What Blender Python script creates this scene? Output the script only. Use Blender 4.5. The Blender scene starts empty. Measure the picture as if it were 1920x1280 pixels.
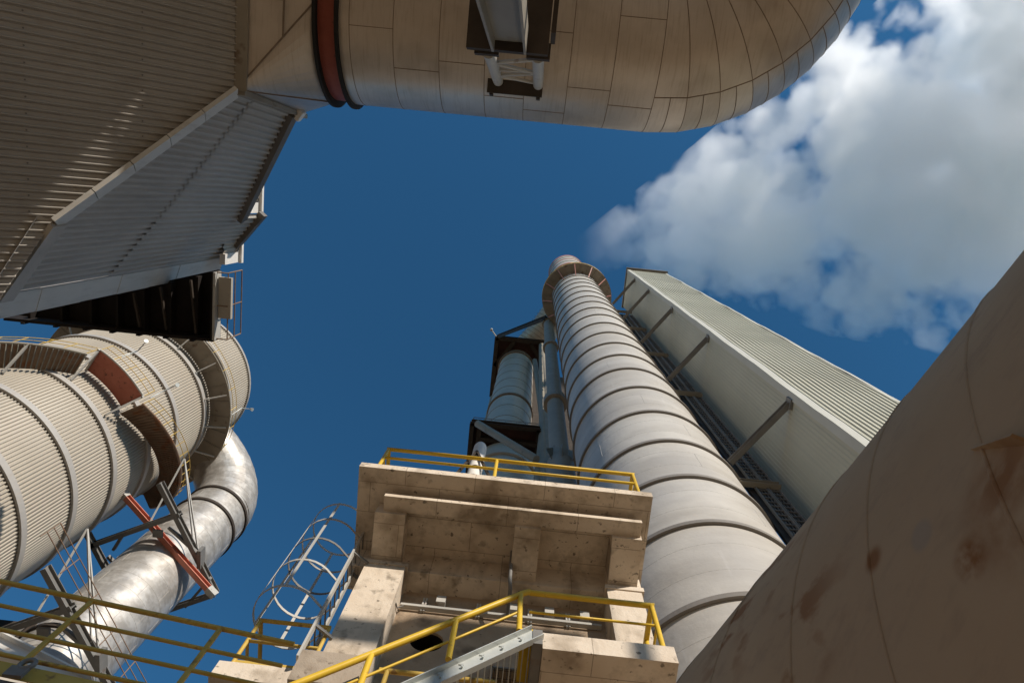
import bpy, math, random
from mathutils import Vector, Matrix
random.seed(7)
S = bpy.context.scene
C = S.collection
PI = math.pi
R = math.radians

# ------------------------------------------------------------------ camera, world, sun
# the camera stands at the origin, 1.6 m above the yard, looking steeply up; X and Y follow the plant's grid
FOC, VX, VY, YAW = 1340.0, 50.0, -258.0, 5.5
nv = Vector((VX, VY, FOC)).normalized()
xv = (Vector((1, 0, 0)) - nv * nv.x).normalized()
yv = nv.cross(xv)
rows = Matrix((xv, yv, nv))
rz = Matrix.Rotation(-R(YAW), 3, 'Z')
M = rz @ rows
right, down, fwd = M.col[0].copy(), M.col[1].copy(), M.col[2].copy()
cd = bpy.data.cameras.new('camera')
cam = bpy.data.objects.new('camera', cd)
C.objects.link(cam)
m = Matrix((right, -down, -fwd)).transposed()
cam.matrix_world = m.to_4x4()
cd.sensor_fit = 'HORIZONTAL'
cd.sensor_width = 36.0
cd.lens = FOC / 1920 * 36.0
cd.clip_start = 0.05
cd.clip_end = 5000
S.camera = cam

SUN_AZ, SUN_EL = -57.0, 21.0
sdir = Vector((math.cos(R(SUN_EL)) * math.cos(R(SUN_AZ)), math.cos(R(SUN_EL)) * math.sin(R(SUN_AZ)), math.sin(R(SUN_EL))))
W = bpy.data.worlds.new('World')
S.world = W
W.use_nodes = True
wn = W.node_tree
bg = wn.nodes['Background']
sky = wn.nodes.new('ShaderNodeTexSky')
sky.sky_type = 'NISHITA'
sky.sun_disc = False
sky.sun_elevation = R(SUN_EL)
sky.sun_rotation = math.atan2(sdir.x, sdir.y)
sky.altitude = 600
sky.air_density = 1.0
sky.dust_density = 0.3
sky.ozone_density = 2.5
pol_ = wn.nodes.new('ShaderNodeMix')      # deep polarised blue
pol_.data_type = 'RGBA'
pol_.blend_type = 'MULTIPLY'
pol_.inputs[0].default_value = 1.0
pol_.inputs[7].default_value = (0.46, 1.1, 1.32, 1)
wn.links.new(sky.outputs[0], pol_.inputs[6])
wn.links.new(pol_.outputs[2], bg.inputs[0])
bg.inputs[1].default_value = 0.096
ld = bpy.data.lights.new('sun', 'SUN')
ld.energy = 5.0
ld.angle = R(0.5)
ld.color = (1.0, 0.91, 0.80)
sun = bpy.data.objects.new('sun', ld)
C.objects.link(sun)
sun.rotation_euler = (-sdir).to_track_quat('-Z', 'Y').to_euler()
sun.location = sdir * 300
S.view_settings.view_transform = 'Standard'
S.view_settings.look = 'None'
S.view_settings.exposure = 0
S.view_settings.gamma = 1
S.cycles.volume_bounces = 9
S.cycles.max_bounces = 10
S.cycles.volume_step_rate = 1.0
S.cycles.volume_max_steps = 256

GZ = -1.6            # ground level
SC = Vector((6.86, 12.81, 0))     # big stack axis
LC = Vector((-24.7, 14.9, 0))     # silo axis
PC = Vector((-18.0, 20.8, 0))     # silver riser axis


# ------------------------------------------------------------------ materials
def nodes_of(name):
    mt = bpy.data.materials.new(name)
    mt.use_nodes = True
    nt = mt.node_tree
    return mt, nt, nt.nodes['Principled BSDF']


def mixrgb(nt, fac, a, b, mode='MIX'):
    n = nt.nodes.new('ShaderNodeMix')
    n.data_type = 'RGBA'
    n.blend_type = mode
    for sock, v in ((n.inputs[0], fac), (n.inputs[6], a), (n.inputs[7], b)):
        if hasattr(v, 'type') and hasattr(v, 'is_output'):
            nt.links.new(v, sock)
        elif isinstance(v, (int, float)):
            sock.default_value = v
        else:
            sock.default_value = (*v, 1)
    return n.outputs[2]


def noise(nt, scale, detail=5, rough=0.6, vec=(1, 1, 1), dist=0.0):
    tc = nt.nodes.new('ShaderNodeTexCoord')
    mp = nt.nodes.new('ShaderNodeMapping')
    mp.inputs['Scale'].default_value = vec
    n = nt.nodes.new('ShaderNodeTexNoise')
    n.inputs['Scale'].default_value = scale
    n.inputs['Detail'].default_value = detail
    n.inputs['Roughness'].default_value = rough
    n.inputs['Distortion'].default_value = dist
    nt.links.new(tc.outputs['Object'], mp.inputs[0])
    nt.links.new(mp.outputs[0], n.inputs[0])
    return n.outputs[0]


def ramp(nt, val, a, b, ca=(0, 0, 0), cb=(1, 1, 1)):
    r = nt.nodes.new('ShaderNodeValToRGB')
    r.color_ramp.elements[0].position = a
    r.color_ramp.elements[1].position = b
    r.color_ramp.elements[0].color = (*ca, 1)
    r.color_ramp.elements[1].color = (*cb, 1)
    nt.links.new(val, r.inputs[0])
    return r.outputs[0]


def surf(name, c1, c2, scale=1.5, rough=0.5, metal=0.0, vec=(1, 1, 1), lo=0.35, hi=0.7, spots=None, streak=None, bump=0.0, bscale=30,
         rvar=0.0, spec=0.3, aniso=0.0, bdist=0.02):
    mt, nt, b = nodes_of(name)
    col = mixrgb(nt, ramp(nt, noise(nt, scale, 6, 0.62, vec), lo, hi), c1, c2)
    if streak:      # (colour, scale, vec, lo, hi, amount)
        s = ramp(nt, noise(nt, streak[1], 4, 0.65, streak[2]), streak[3], streak[4])
        mul = nt.nodes.new('ShaderNodeMath')
        mul.operation = 'MULTIPLY'
        nt.links.new(s, mul.inputs[0])
        mul.inputs[1].default_value = streak[5]
        col = mixrgb(nt, mul.outputs[0], col, streak[0])
    for sp in spots or ():       # (colour, scale, lo, hi, amount)
        s = ramp(nt, noise(nt, sp[1], 3, 0.55), sp[2], sp[3])
        mul = nt.nodes.new('ShaderNodeMath')
        mul.operation = 'MULTIPLY'
        nt.links.new(s, mul.inputs[0])
        mul.inputs[1].default_value = sp[4]
        col = mixrgb(nt, mul.outputs[0], col, sp[0])
    nt.links.new(col, b.inputs['Base Color'])
    b.inputs['Roughness'].default_value = rough
    b.inputs['Metallic'].default_value = metal
    b.inputs['Specular IOR Level'].default_value = spec
    b.inputs['Anisotropic'].default_value = aniso
    if rvar:
        rr = nt.nodes.new('ShaderNodeMapRange')
        rr.inputs[3].default_value = max(0.02, rough - rvar)
        rr.inputs[4].default_value = min(1, rough + rvar)
        nt.links.new(noise(nt, scale * 2.3, 5, 0.6, vec), rr.inputs[0])
        nt.links.new(rr.outputs[0], b.inputs['Roughness'])
    if bump:
        bp = nt.nodes.new('ShaderNodeBump')
        bp.inputs['Strength'].default_value = bump
        bp.inputs['Distance'].default_value = bdist
        nt.links.new(noise(nt, bscale, 6, 0.65), bp.inputs['Height'])
        nt.links.new(bp.outputs[0], b.inputs['Normal'])
    return mt


def on_colour(mt, fac_of, col):            # lay one more colour over a material's base colour
    nt = mt.node_tree
    b = nt.nodes['Principled BSDF']
    old = b.inputs['Base Color'].links[0].from_socket
    nt.links.new(mixrgb(nt, fac_of(nt), old, col), b.inputs['Base Color'])


def form_joints(nt):
    tc = nt.nodes.new('ShaderNodeTexCoord')
    br = nt.nodes.new('ShaderNodeTexBrick')
    br.inputs['Color1'].default_value = br.inputs['Color2'].default_value = (0, 0, 0, 1)
    br.inputs['Mortar'].default_value = (.55, .55, .55, 1)
    br.inputs['Scale'].default_value = 1.0
    br.inputs['Mortar Size'].default_value = .007
    br.inputs['Brick Width'].default_value = 1.35
    br.inputs['Row Height'].default_value = .62
    nt.links.new(tc.outputs['Object'], br.inputs[0])
    return br.outputs[0]


def blotch(centre, r0, r1, nscale, lo, hi, amt, vec=(1, 1, 1), rot=(0, 0, 0)):
    def f(nt):
        tc = nt.nodes.new('ShaderNodeTexCoord')
        d = nt.nodes.new('ShaderNodeVectorMath')
        d.operation = 'DISTANCE'
        d.inputs[1].default_value = centre
        nt.links.new(tc.outputs['Object'], d.inputs[0])
        m_ = nt.nodes.new('ShaderNodeMapRange')
        m_.interpolation_type = 'SMOOTHSTEP'
        m_.inputs[1].default_value, m_.inputs[2].default_value = r0, r1
        m_.inputs[3].default_value, m_.inputs[4].default_value = amt, 0
        nt.links.new(d.outputs['Value'], m_.inputs[0])
        mp = nt.nodes.new('ShaderNodeMapping')
        mp.inputs['Scale'].default_value = vec
        mp.inputs['Rotation'].default_value = rot
        n = nt.nodes.new('ShaderNodeTexNoise')
        n.inputs['Scale'].default_value = nscale
        n.inputs['Detail'].default_value = 5
        nt.links.new(tc.outputs['Object'], mp.inputs[0])
        nt.links.new(mp.outputs[0], n.inputs[0])
        k = nt.nodes.new('ShaderNodeMath')
        k.operation = 'MULTIPLY'
        nt.links.new(ramp(nt, n.outputs[0], lo, hi), k.inputs[0])
        nt.links.new(m_.outputs[0], k.inputs[1])
        return k.outputs[0]
    return f


BROWN = (0.16, 0.11, 0.07)
RUST = (0.27, 0.115, 0.04)
M_ground = surf('yard_dust', (0.25, 0.172, 0.10), (0.32, 0.225, 0.14), 0.3, 0.9, bump=0.3)
M_conc = surf('raw_concrete', (0.59, 0.49, 0.38), (0.69, 0.60, 0.49), 1.1, 0.92,
              spots=[((0.10, 0.08, 0.06), 9, 0.63, 0.70, 0.75), ((0.22, 0.165, 0.11), 1.3, 0.52, 0.70, 0.7), ((0.12, 0.09, 0.06), 3.1, 0.62, 0.74, 0.6), ((0.06, 0.045, 0.03), 30, 0.70, 0.74, 0.6)],
              streak=((0.22, 0.17, 0.12), 2.0, (1.2, 1.2, 0.25), 0.52, 0.75, 0.55), bump=0.5, bscale=22)
M_clad = surf('beige_cladding', (0.36, 0.335, 0.30), (0.42, 0.39, 0.35), 0.5, 0.55, metal=0.0, streak=((0.25, 0.21, 0.16), 1.0, (3, 3, 0.3), 0.5, 0.8, 0.4))
M_wallclad = surf('grey_cladding', (0.38, 0.35, 0.31), (0.46, 0.425, 0.38), 0.5, 0.5, streak=((0.24, 0.22, 0.19), 1.4, (4, 4, 0.3), 0.5, 0.8, 0.5))
M_trim = surf('pale_flashing', (0.55, 0.53, 0.49), (0.62, 0.60, 0.55), 0.8, 0.5, streak=((0.33, 0.29, 0.24), 1.5, (3, 3, 0.6), 0.5, 0.75, 0.5))
M_trimdark = surf('weathered_flashing', (0.36, 0.33, 0.29), (0.46, 0.42, 0.37), 1.2, 0.6, streak=((0.10, 0.08, 0.06), 3, (1, 6, 6), 0.6, 0.75, 0.6))
M_eave = surf('dark_verge', (0.13, 0.115, 0.10), (0.18, 0.16, 0.14), 1, 0.6)
M_siloc = surf('cream_silo_cladding', (0.405, 0.36, 0.295), (0.455, 0.41, 0.34), 0.3, 0.45, streak=((0.40, 0.355, 0.295), 0.8, (2, 2, 0.15), 0.5, 0.8, 0.5))
M_siloring = surf('silo_band', (0.37, 0.35, 0.325), (0.42, 0.40, 0.37), 0.5, 0.45, streak=((0.4, 0.32, 0.25), 2, (3, 3, 0.2), 0.55, 0.8, 0.5))
M_stack = surf('stack_paint', (0.44, 0.405, 0.355), (0.555, 0.52, 0.465), 0.30, 0.42, vec=(.6, .6, 1.6), lo=.4, hi=.62, rvar=0.08, bump=.35, bscale=.55, bdist=.12,
               streak=((0.60, 0.575, 0.54), 1.2, (2.5, 2.5, 0.2), 0.62, 0.74, 0.5), spots=[((0.40, 0.385, 0.37), 0.25, 0.45, 0.7, 0.5)])
M_stackseam = surf('stack_seam', (0.36, 0.34, 0.31), (0.42, 0.40, 0.37), 2, 0.6)
M_stackring = surf('stack_band', (0.20, 0.18, 0.155), (0.25, 0.225, 0.20), 1, 0.6)
M_red = surf('red_oxide', (0.22, 0.05, 0.03), (0.28, 0.075, 0.045), 2, 0.6, spots=[((0.08, 0.03, 0.02), 5, 0.62, 0.7, 0.8)])
M_redbright = surf('red_primer', (0.50, 0.17, 0.11), (0.56, 0.21, 0.145), 2, 0.55, spots=[((0.4, 0.33, 0.28), 6, 0.64, 0.7, 0.6)])
M_darkred = surf('sooty_red_steel', (0.05, 0.022, 0.015), (0.085, 0.035, 0.024), 1.2, 0.7)
M_redband = surf('red_band_paint', (0.48, 0.19, 0.16), (0.54, 0.25, 0.21), 0.5, 0.5)
M_alu = surf('aluminium_cladding', (0.44, 0.405, 0.36), (0.64, 0.605, 0.555), 1.3, 0.44, metal=0.55, rvar=0.16, vec=(1, 1, 1.2), lo=.42, hi=.6,
             streak=((0.45, 0.42, 0.38), 1.5, (2, 2, 0.4), 0.5, 0.8, 0.4))
M_duct = surf('dusty_aluminium', (0.46, 0.395, 0.325), (0.57, 0.50, 0.425), 0.6, 0.40, metal=0.5, rvar=0.12, bump=.25, bscale=1.3, bdist=.05,
              streak=((0.27, 0.205, 0.145), 5, (4, 0.25, 0.25), 0.5, 0.75, 0.38), spots=[((0.22, 0.17, 0.12), 0.8, 0.55, 0.75, 0.4)])
M_cyc = surf('dull_silver_cladding', (0.42, 0.37, 0.305), (0.52, 0.465, 0.39), .5, .45, metal=.2, rvar=.1, vec=(1, 1, 1.5))
M_landing = surf('worn_red_primer', (0.40, 0.125, 0.08), (0.47, 0.165, 0.11), 2, 0.6, spots=[((0.12, 0.05, 0.035), 5, 0.62, 0.7, 0.8)])
M_shadeconc = surf('shaded_dirty_concrete', (0.36, 0.265, 0.18), (0.46, 0.355, 0.25), 1.4, 0.92, spots=[((0.12, 0.085, 0.055), 2.2, 0.55, 0.72, 0.7), ((0.06, 0.045, 0.03), 14, 0.66, 0.72, 0.7)], bump=.5, bscale=22)  # back wall: recess shade put into the base colour, under spots of dirt
M_seam = surf('sooty_seam', (0.17, 0.125, 0.085), (0.25, 0.19, 0.14), 6, 0.8)
M_ductcage = surf('pale_pipe_seam', (0.42, 0.39, 0.35), (0.5, 0.47, 0.42), 4, 0.6)
M_black = surf('black_rubber', (0.012, 0.011, 0.01), (0.02, 0.018, 0.016), 3, 0.8)
M_shadeblack = surf('shade_blackened_steel', (0.010, 0.008, 0.007), (0.02, 0.014, 0.011), 1.5, 0.85)  # dark paint taken down to black for the deep shade it lies in
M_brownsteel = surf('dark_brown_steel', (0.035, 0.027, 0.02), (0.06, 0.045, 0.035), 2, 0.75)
M_steel = surf('grey_steel', (0.16, 0.155, 0.145), (0.22, 0.21, 0.195), 1.5, 0.55, spots=[((0.14, 0.08, 0.05), 3, 0.6, 0.7, 0.5)])
M_lsteel = surf('light_grey_steel', (0.42, 0.405, 0.37), (0.50, 0.48, 0.44), 1.5, 0.5, spots=[((0.2, 0.12, 0.08), 4, 0.66, 0.72, 0.6)])
M_green = surf('greygreen_paint', (0.25, 0.222, 0.175), (0.31, 0.275, 0.22), 0.8, 0.5, spots=[((0.1, 0.08, 0.07), 1.2, 0.63, 0.7, 0.5)])
M_galv = surf('galvanised_steel', (0.50, 0.52, 0.49), (0.58, 0.59, 0.56), 6, 0.42, metal=0.35, rvar=0.1)
M_white = surf('white_paint', (0.72, 0.69, 0.64), (0.80, 0.77, 0.72), 2, 0.5, spots=[((0.4, 0.25, 0.15), 3, 0.68, 0.72, 0.7)])
M_yellow = surf('yellow_rail_paint', (0.62, 0.40, 0.03), (0.72, 0.48, 0.05), 3, 0.38, spots=[((0.35, 0.22, 0.06), 9, 0.64, 0.70, 0.6)])
M_yellowold = surf('dull_yellow_paint', (0.50, 0.33, 0.06), (0.60, 0.41, 0.10), 4, 0.55, spots=[((0.22, 0.12, 0.05), 7, 0.6, 0.68, 0.8)])
M_tower = surf('pale_green_cladding', (0.44, 0.42, 0.325), (0.50, 0.48, 0.38), 0.2, 0.5, streak=((0.34, 0.335, 0.285), 0.8, (3, 3, 0.05), 0.5, 0.8, 0.5))
M_towertrim = surf('cream_corner_flashing', (0.47, 0.46, 0.40), (0.52, 0.51, 0.45), 0.6, 0.5)
M_deck = surf('deck_underside', (0.24, 0.21, 0.165), (0.30, 0.27, 0.22), 0.8, 0.7, spots=[((0.12, 0.07, 0.04), 2, 0.62, 0.7, 0.7)])
M_rustdeck = surf('rusting_stair_steel', (0.20, 0.125, 0.08), (0.27, 0.19, 0.13), 1.5, 0.75, spots=[((0.23, 0.09, 0.035), 1.8, 0.55, 0.66, 0.8)])
M_nearpipe = surf('dusty_beige_pipe', (0.45, 0.295, 0.165), (0.53, 0.36, 0.21), 0.9, 0.68, rvar=0.1, spec=0.12,
                  spots=[(RUST, 4.2, 0.72, 0.75, 0.7), ((0.33, 0.24, 0.165), 0.8, 0.45, 0.75, 0.5)], bump=0.12, bscale=5)
on_colour(M_nearpipe, lambda nt: ramp(nt, noise(nt, 3.0, 4, .7, (9, 1.2, 5)), .52, .80, (0, 0, 0), (.5, .5, .5)), (0.30, 0.20, 0.125))
for c_, r0, r1, ns_, lo, hi, am, vec_ in (((.682, .582, 1.245), .012, .035, 14, .2, .5, .95, (1, 1, 1)), ((.691, .451, 1.006), .014, .045, 22, .35, .5, .95, (1, 1, 1)),
                                    ((.692, 1.047, 1.842), .08, .34, 3.2, .52, .60, .9, (7, 1.2, 2)), ((.638, .838, 1.408), .05, .26, 3.4, .53, .61, .8, (7, 1.2, 2)),
                                    ((.716, .933, 1.789), .05, .24, 4, .54, .62, .7, (6, 1.2, 2)), ((.70, .36, .98), .03, .13, 10, .4, .6, .7, (2, 1, 1)), ((.716, .33, 1.02), .015, .09, 9, .35, .55, .8, (1, 1, 3))):
    on_colour(M_nearpipe, blotch(c_, r0, r1, ns_, lo, hi, am, vec_), RUST)
on_colour(M_nearpipe, blotch((.694, .481, 1.14), .02, .035, 30, .2, .4, .45), (0.30, 0.25, 0.20))
on_colour(M_conc, form_joints, (0.15, 0.11, 0.075))


# ------------------------------------------------------------------ mesh helpers
class MB:
    def __init__(s):
        s.v, s.f, s.sm, s.cut, s.deep = [], [], [], [], 0

    def add(s, vs, fs, smooth=False):
        o = len(s.v)
        s.v += [tuple(p) for p in vs]
        s.f += [tuple(i + o for i in f) for f in fs]
        s.sm += [smooth] * len(fs)
        return s

    def box(s, lo, hi):
        x0, y0, z0 = lo
        x1, y1, z1 = hi
        return s.add([(x0, y0, z0), (x1, y0, z0), (x1, y1, z0), (x0, y1, z0), (x0, y0, z1), (x1, y0, z1), (x1, y1, z1), (x0, y1, z1)],
                     [(0, 3, 2, 1), (4, 5, 6, 7), (0, 1, 5, 4), (1, 2, 6, 5), (2, 3, 7, 6), (3, 0, 4, 7)])

    def bar(s, a, b, w, h=None, up=(0, 0, 1)):
        a, b = Vector(a), Vector(b)
        h = w if h is None else h
        d = (b - a).normalized()
        up = Vector(up)
        if abs(d.dot(up)) > 0.98:
            up = Vector((0, 1, 0)) if abs(d.y) < 0.9 else Vector((1, 0, 0))
        sx = d.cross(up).normalized() * w / 2
        sy = sx.cross(d).normalized() * h / 2
        vs = [p + i * sx + j * sy for p in (a, b) for i, j in ((-1, -1), (1, -1), (1, 1), (-1, 1))]
        return s.add(vs, [(0, 1, 2, 3), (7, 6, 5, 4), (0, 4, 5, 1), (1, 5, 6, 2), (2, 6, 7, 3), (3, 7, 4, 0)])

    def ibeam(s, a, b, w, h, t=0.03, up=(0, 0, 1)):
        a, b = Vector(a), Vector(b)
        d = (b - a).normalized()
        u = Vector(up)
        if abs(d.dot(u)) > 0.98:
            u = Vector((0, 1, 0))
        sx = d.cross(u).normalized()
        sy = sx.cross(d).normalized()
        o = sy * (h / 2 - t / 2)
        s.bar(a + o, b + o, w, t, up)
        s.bar(a - o, b - o, w, t, up)
        s.bar(a, b, t, h - 2 * t, up)
        return s

    def tube(s, pts, r, seg=10, caps=True, smooth=True):
        pts = [Vector(p) for p in pts]
        rs = r if isinstance(r, (list, tuple)) else [r] * len(pts)
        vs = []
        d = (pts[1] - pts[0]).normalized()
        ref = Vector((0, 0, 1)) if abs(d.z) < 0.9 else Vector((1, 0, 0))
        nx = d.cross(ref).normalized()
        for i, p in enumerate(pts):
            ny = d.cross(nx)
            d2 = (pts[i + 1] - p).normalized() if 0 < i < len(pts) - 1 else d
            t = (d + d2).normalized()
            for j in range(seg):
                a = 2 * PI * j / seg
                o = nx * math.cos(a) + ny * math.sin(a)
                vs.append(p + (o - d * (o.dot(t) / d.dot(t))) * rs[i])
            nx = nx - d * (nx.dot(t) / d.dot(t))
            nx = (nx - d2 * nx.dot(d2)).normalized()
            d = d2
        fs = [(i * seg + j, i * seg + (j + 1) % seg, (i + 1) * seg + (j + 1) % seg, (i + 1) * seg + j) for i in range(len(pts) - 1) for j in range(seg)]
        s.add(vs, fs, smooth)
        if caps:
            s.add(vs[:seg], [tuple(reversed(range(seg)))])
            s.add(vs[-seg:], [tuple(range(seg))])
        return s

    def lathe(s, c, prof, seg=64, a0=0.0, a1=2 * PI, smooth=True):
        c = Vector(c)
        full = abs(a1 - a0 - 2 * PI) < 1e-6
        n = seg if full else seg + 1
        vs = []
        for r, z in prof:
            for j in range(n):
                a = a0 + (a1 - a0) * j / seg
                vs.append((c.x + r * math.cos(a), c.y + r * math.sin(a), z))
        fs = []
        for i in range(len(prof) - 1):
            for j in range(seg):
                k = (j + 1) % n if full else j + 1
                fs.append((i * n + j, i * n + k, (i + 1) * n + k, (i + 1) * n + j))
        return s.add(vs, fs, smooth)

    def ring(s, c, axis, R0, r, seg=40, sq=False, w=None):        # torus, or flat band when sq
        c, axis = Vector(c), Vector(axis).normalized()
        ref = Vector((0, 0, 1)) if abs(axis.z) < 0.9 else Vector((1, 0, 0))
        ex = axis.cross(ref).normalized()
        ey = axis.cross(ex)
        prof = [(R0 + r * math.cos(a), r * math.sin(a)) for a in (i * PI / 3 for i in range(6))] if not sq else [(R0 - r, -w / 2), (R0 + r, -w / 2), (R0 + r, w / 2), (R0 - r, w / 2)]
        n = len(prof)
        vs = [c + (ex * math.cos(2 * PI * j / seg) + ey * math.sin(2 * PI * j / seg)) * pr + axis * pz for j in range(seg) for pr, pz in prof]
        fs = [(j * n + i, ((j + 1) % seg) * n + i, ((j + 1) % seg) * n + (i + 1) % n, j * n + (i + 1) % n) for j in range(seg) for i in range(n)]
        return s.add(vs, fs, not sq)

    def prism(s, pts, d):
        n = len(pts)
        d = Vector(d)
        vs = [Vector(p) for p in pts] + [Vector(p) + d for p in pts]
        return s.add(vs, [tuple(reversed(range(n))), tuple(range(n, 2 * n))] + [(i, (i + 1) % n, n + (i + 1) % n, n + i) for i in range(n)])

    def corr(s, O, U, V, N, u0, u1, rng, pitch, depth, prof=((0, 0), (.45, 0), (.58, 1), (.87, 1)), wob=None):
        O, U, V, N = Vector(O), Vector(U), Vector(V), Vector(N)
        us = []
        k = 0
        while u0 + k * pitch < u1:
            for a, d in prof:
                us.append((u0 + (k + a) * pitch, d))
            k += 1
        us = [q for q in us if q[0] <= u1] + [(u1, 0)]
        vs, fs = [], []
        for u, d in us:
            v0, v1 = rng(u)
            for v in (v0, v1):
                w = wob(u, v) if wob else 0
                vs.append(O + U * u + V * v + N * (d * depth + w))
        fs = [(2 * i, 2 * i + 2, 2 * i + 3, 2 * i + 1) for i in range(len(us) - 1)]
        return s.add(vs, fs)

    def pieces(s, name, mat, parent=None):          # every primitive as an object of its own
        ends = s.cut[1:] + [(len(s.v), len(s.f))]
        out = []
        for (v0, f0), (v1, f1) in zip(s.cut, ends):
            b = MB()
            b.v, b.sm = s.v[v0:v1], s.sm[f0:f1]
            b.f = [tuple(q - v0 for q in f) for f in s.f[f0:f1]]
            out.append(b.build(name, mat, parent))
        return out

    def build(s, name, mat, parent=None):
        me = bpy.data.meshes.new(name)
        me.from_pydata([tuple(v) for v in s.v], [], s.f)
        me.polygons.foreach_set('use_smooth', s.sm)
        me.materials.append(mat)
        me.update()
        o = bpy.data.objects.new(name, me)
        C.objects.link(o)
        if parent is not None:
            o.parent = parent
            p, off = parent, Vector((0, 0, 0))
            while p is not None:
                off += p.location
                p = p.parent
            o.location = -off
        return o


def _piece(fn):
    def g(s, *a, **k):
        if s.deep == 0:
            s.cut.append((len(s.v), len(s.f)))
        s.deep += 1
        r = fn(s, *a, **k)
        s.deep -= 1
        return r
    return g


for _n in ('box', 'bar', 'ibeam', 'tube', 'lathe', 'ring', 'prism'):
    setattr(MB, _n, _piece(getattr(MB, _n)))


def smooth_cut(o, deg=35):
    o.data.set_sharp_from_angle(angle=R(deg))
    return o


def tag(o, label, cat, group=None, kind=None):
    o['label'] = label
    o['category'] = cat
    if group:
        o['group'] = group
    if kind:
        o['kind'] = kind
    return o


def thing(name, label, cat, loc=(0, 0, 0), group=None):
    o = bpy.data.objects.new(name, None)
    C.objects.link(o)
    o.location = loc
    o.empty_display_size = 0.2
    return tag(o, label, cat, group)


def pol(c, r, deg, z):
    return Vector((c.x + r * math.cos(R(deg)), c.y + r * math.sin(R(deg)), z))


# ------------------------------------------------------------------ ground
g = MB().add([(-2500, -2500, GZ), (2500, -2500, GZ), (2500, 2500, GZ), (-2500, 2500, GZ)], [(0, 1, 2, 3)]).build('ground', M_ground)
g['kind'] = 'structure'
# unseen ring of slopes added to block the low sky and warm the bounce
mb = MB()
vs, fs = [], []
nh = 120
for j, (rr, hh) in enumerate(((240, 0), (300, 34), (380, 78), (520, 105), (800, 110))):
    for k in range(nh):
        a = 2 * PI * k / nh
        n_ = math.sin(a * 5 + j) * .12 + math.sin(a * 11 + 2 * j) * .08 + random.uniform(-.05, .05)
        vs.append((rr * (1 + n_ * .3) * math.cos(a), rr * (1 + n_ * .3) * math.sin(a), GZ - .5 + hh * (1 + n_)))
for j in range(4):
    for k in range(nh):
        fs.append((j * nh + k, j * nh + (k + 1) % nh, (j + 1) * nh + (k + 1) % nh, (j + 1) * nh + k))
mb.add(vs, fs)
M_blocker = surf('blocker_brown', (0.34, 0.255, 0.165), (0.42, 0.325, 0.22), 0.03, 0.95)
hl = mb.build('horizon_blocker', M_blocker)
hl['kind'] = 'structure'

# ------------------------------------------------------------------ filter hall, upper left: sloping soffit and tall ribbed wall
hall = thing('filter_building', 'grey corrugated filter building with a sloping ribbed underside, beside the overhead duct', 'building', (-11, 1, GZ))
A = Vector((-6.365, -1.67, 15.0))
B = Vector((-8.63, 1.14, 12.68))
Cc = Vector((-9.21, 2.526, 12.085))
sl = Vector((-0.976, 0, -1)).normalized()
soN = Vector((1, 0, -0.976)).normalized()
so_len = lambda p: (15.0 - p.z) / (-sl.z)
vB, vC = so_len(B), so_len(Cc)


def so_rng(u):
    if u <= A.y:
        return 0.0, 5.8
    if u <= B.y:
        return (u - A.y) / (B.y - A.y) * vB, 5.8
    return vB + (u - B.y) / (Cc.y - B.y) * (vC - vB), 5.8


mb = MB().corr((-6.365, 0, 15), (0, 1, 0), sl, soN, -8.0, 4.6, so_rng, 0.1376, 0.030, ((0, 0), (.46, 0), (.60, 1.25), (.72, 1.25), (.80, -.5), (.92, -.5)))
soffit = mb.build('soffit_cladding', M_clad, hall)
mb = MB()
for k in range(90):                     # fixing screws in the pans
    u = -7.96 + 0.1376 * k
    lo, hi = so_rng(u)
    for v in (1.75, 3.6, 5.2):
        if lo + .15 < v and k % 2 == (v > 3):
            p = Vector((-6.365, u, 15)) + sl * v + soN * 0.006
            mb.tube([p, p + soN * 0.008], 0.016, 6, smooth=False)
mb.build('roofing_screws', M_steel, soffit)['kind'] = 'stuff'
# side wall
wd = Vector((B.x - A.x, B.y - A.y, 0)).normalized()
wn_ = Vector((-wd.y, wd.x, 0))
if wn_.x < 0:
    wn_ = -wn_
wl = lambda p: (Vector((p[0], p[1], 0)) - Vector((A.x, A.y, 0))).dot(wd)
lenB = wl(B)


def az_hit(deg):
    t = math.tan(R(deg))
    return (A.x * t - A.y) / (wd.y - wd.x * t)


lenT = az_hit(165.3)
Ap = Vector((A.x, A.y, 0))
pB, pT = Ap + wd * lenB, Ap + wd * lenT
zB_bot, zC_bot = B.z, -(Ap + wd * az_hit(164.7)).x / 0.762
top0 = A.x / -0.349
top1 = pB.x / -0.4138
top2 = pB.x / -0.3875
top3 = pT.x / -0.4369
lap0, lap1 = 16.1, pT.x / -0.60


def w_bot(u):
    return A.z + (zB_bot - A.z) * u / lenB if u < lenB else zB_bot + (zC_bot - zB_bot) * (u - lenB) / (lenT - lenB)


def w_top(u):
    return top0 + (top1 - top0) * u / lenB if u < lenB else top2 + (top3 - top2) * (u - lenB) / (lenT - lenB)


def w_lap(u):
    return max(w_bot(u) + .2, 16.2 + 0.1 * u - 0.12 * max(0, u - 3))


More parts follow.
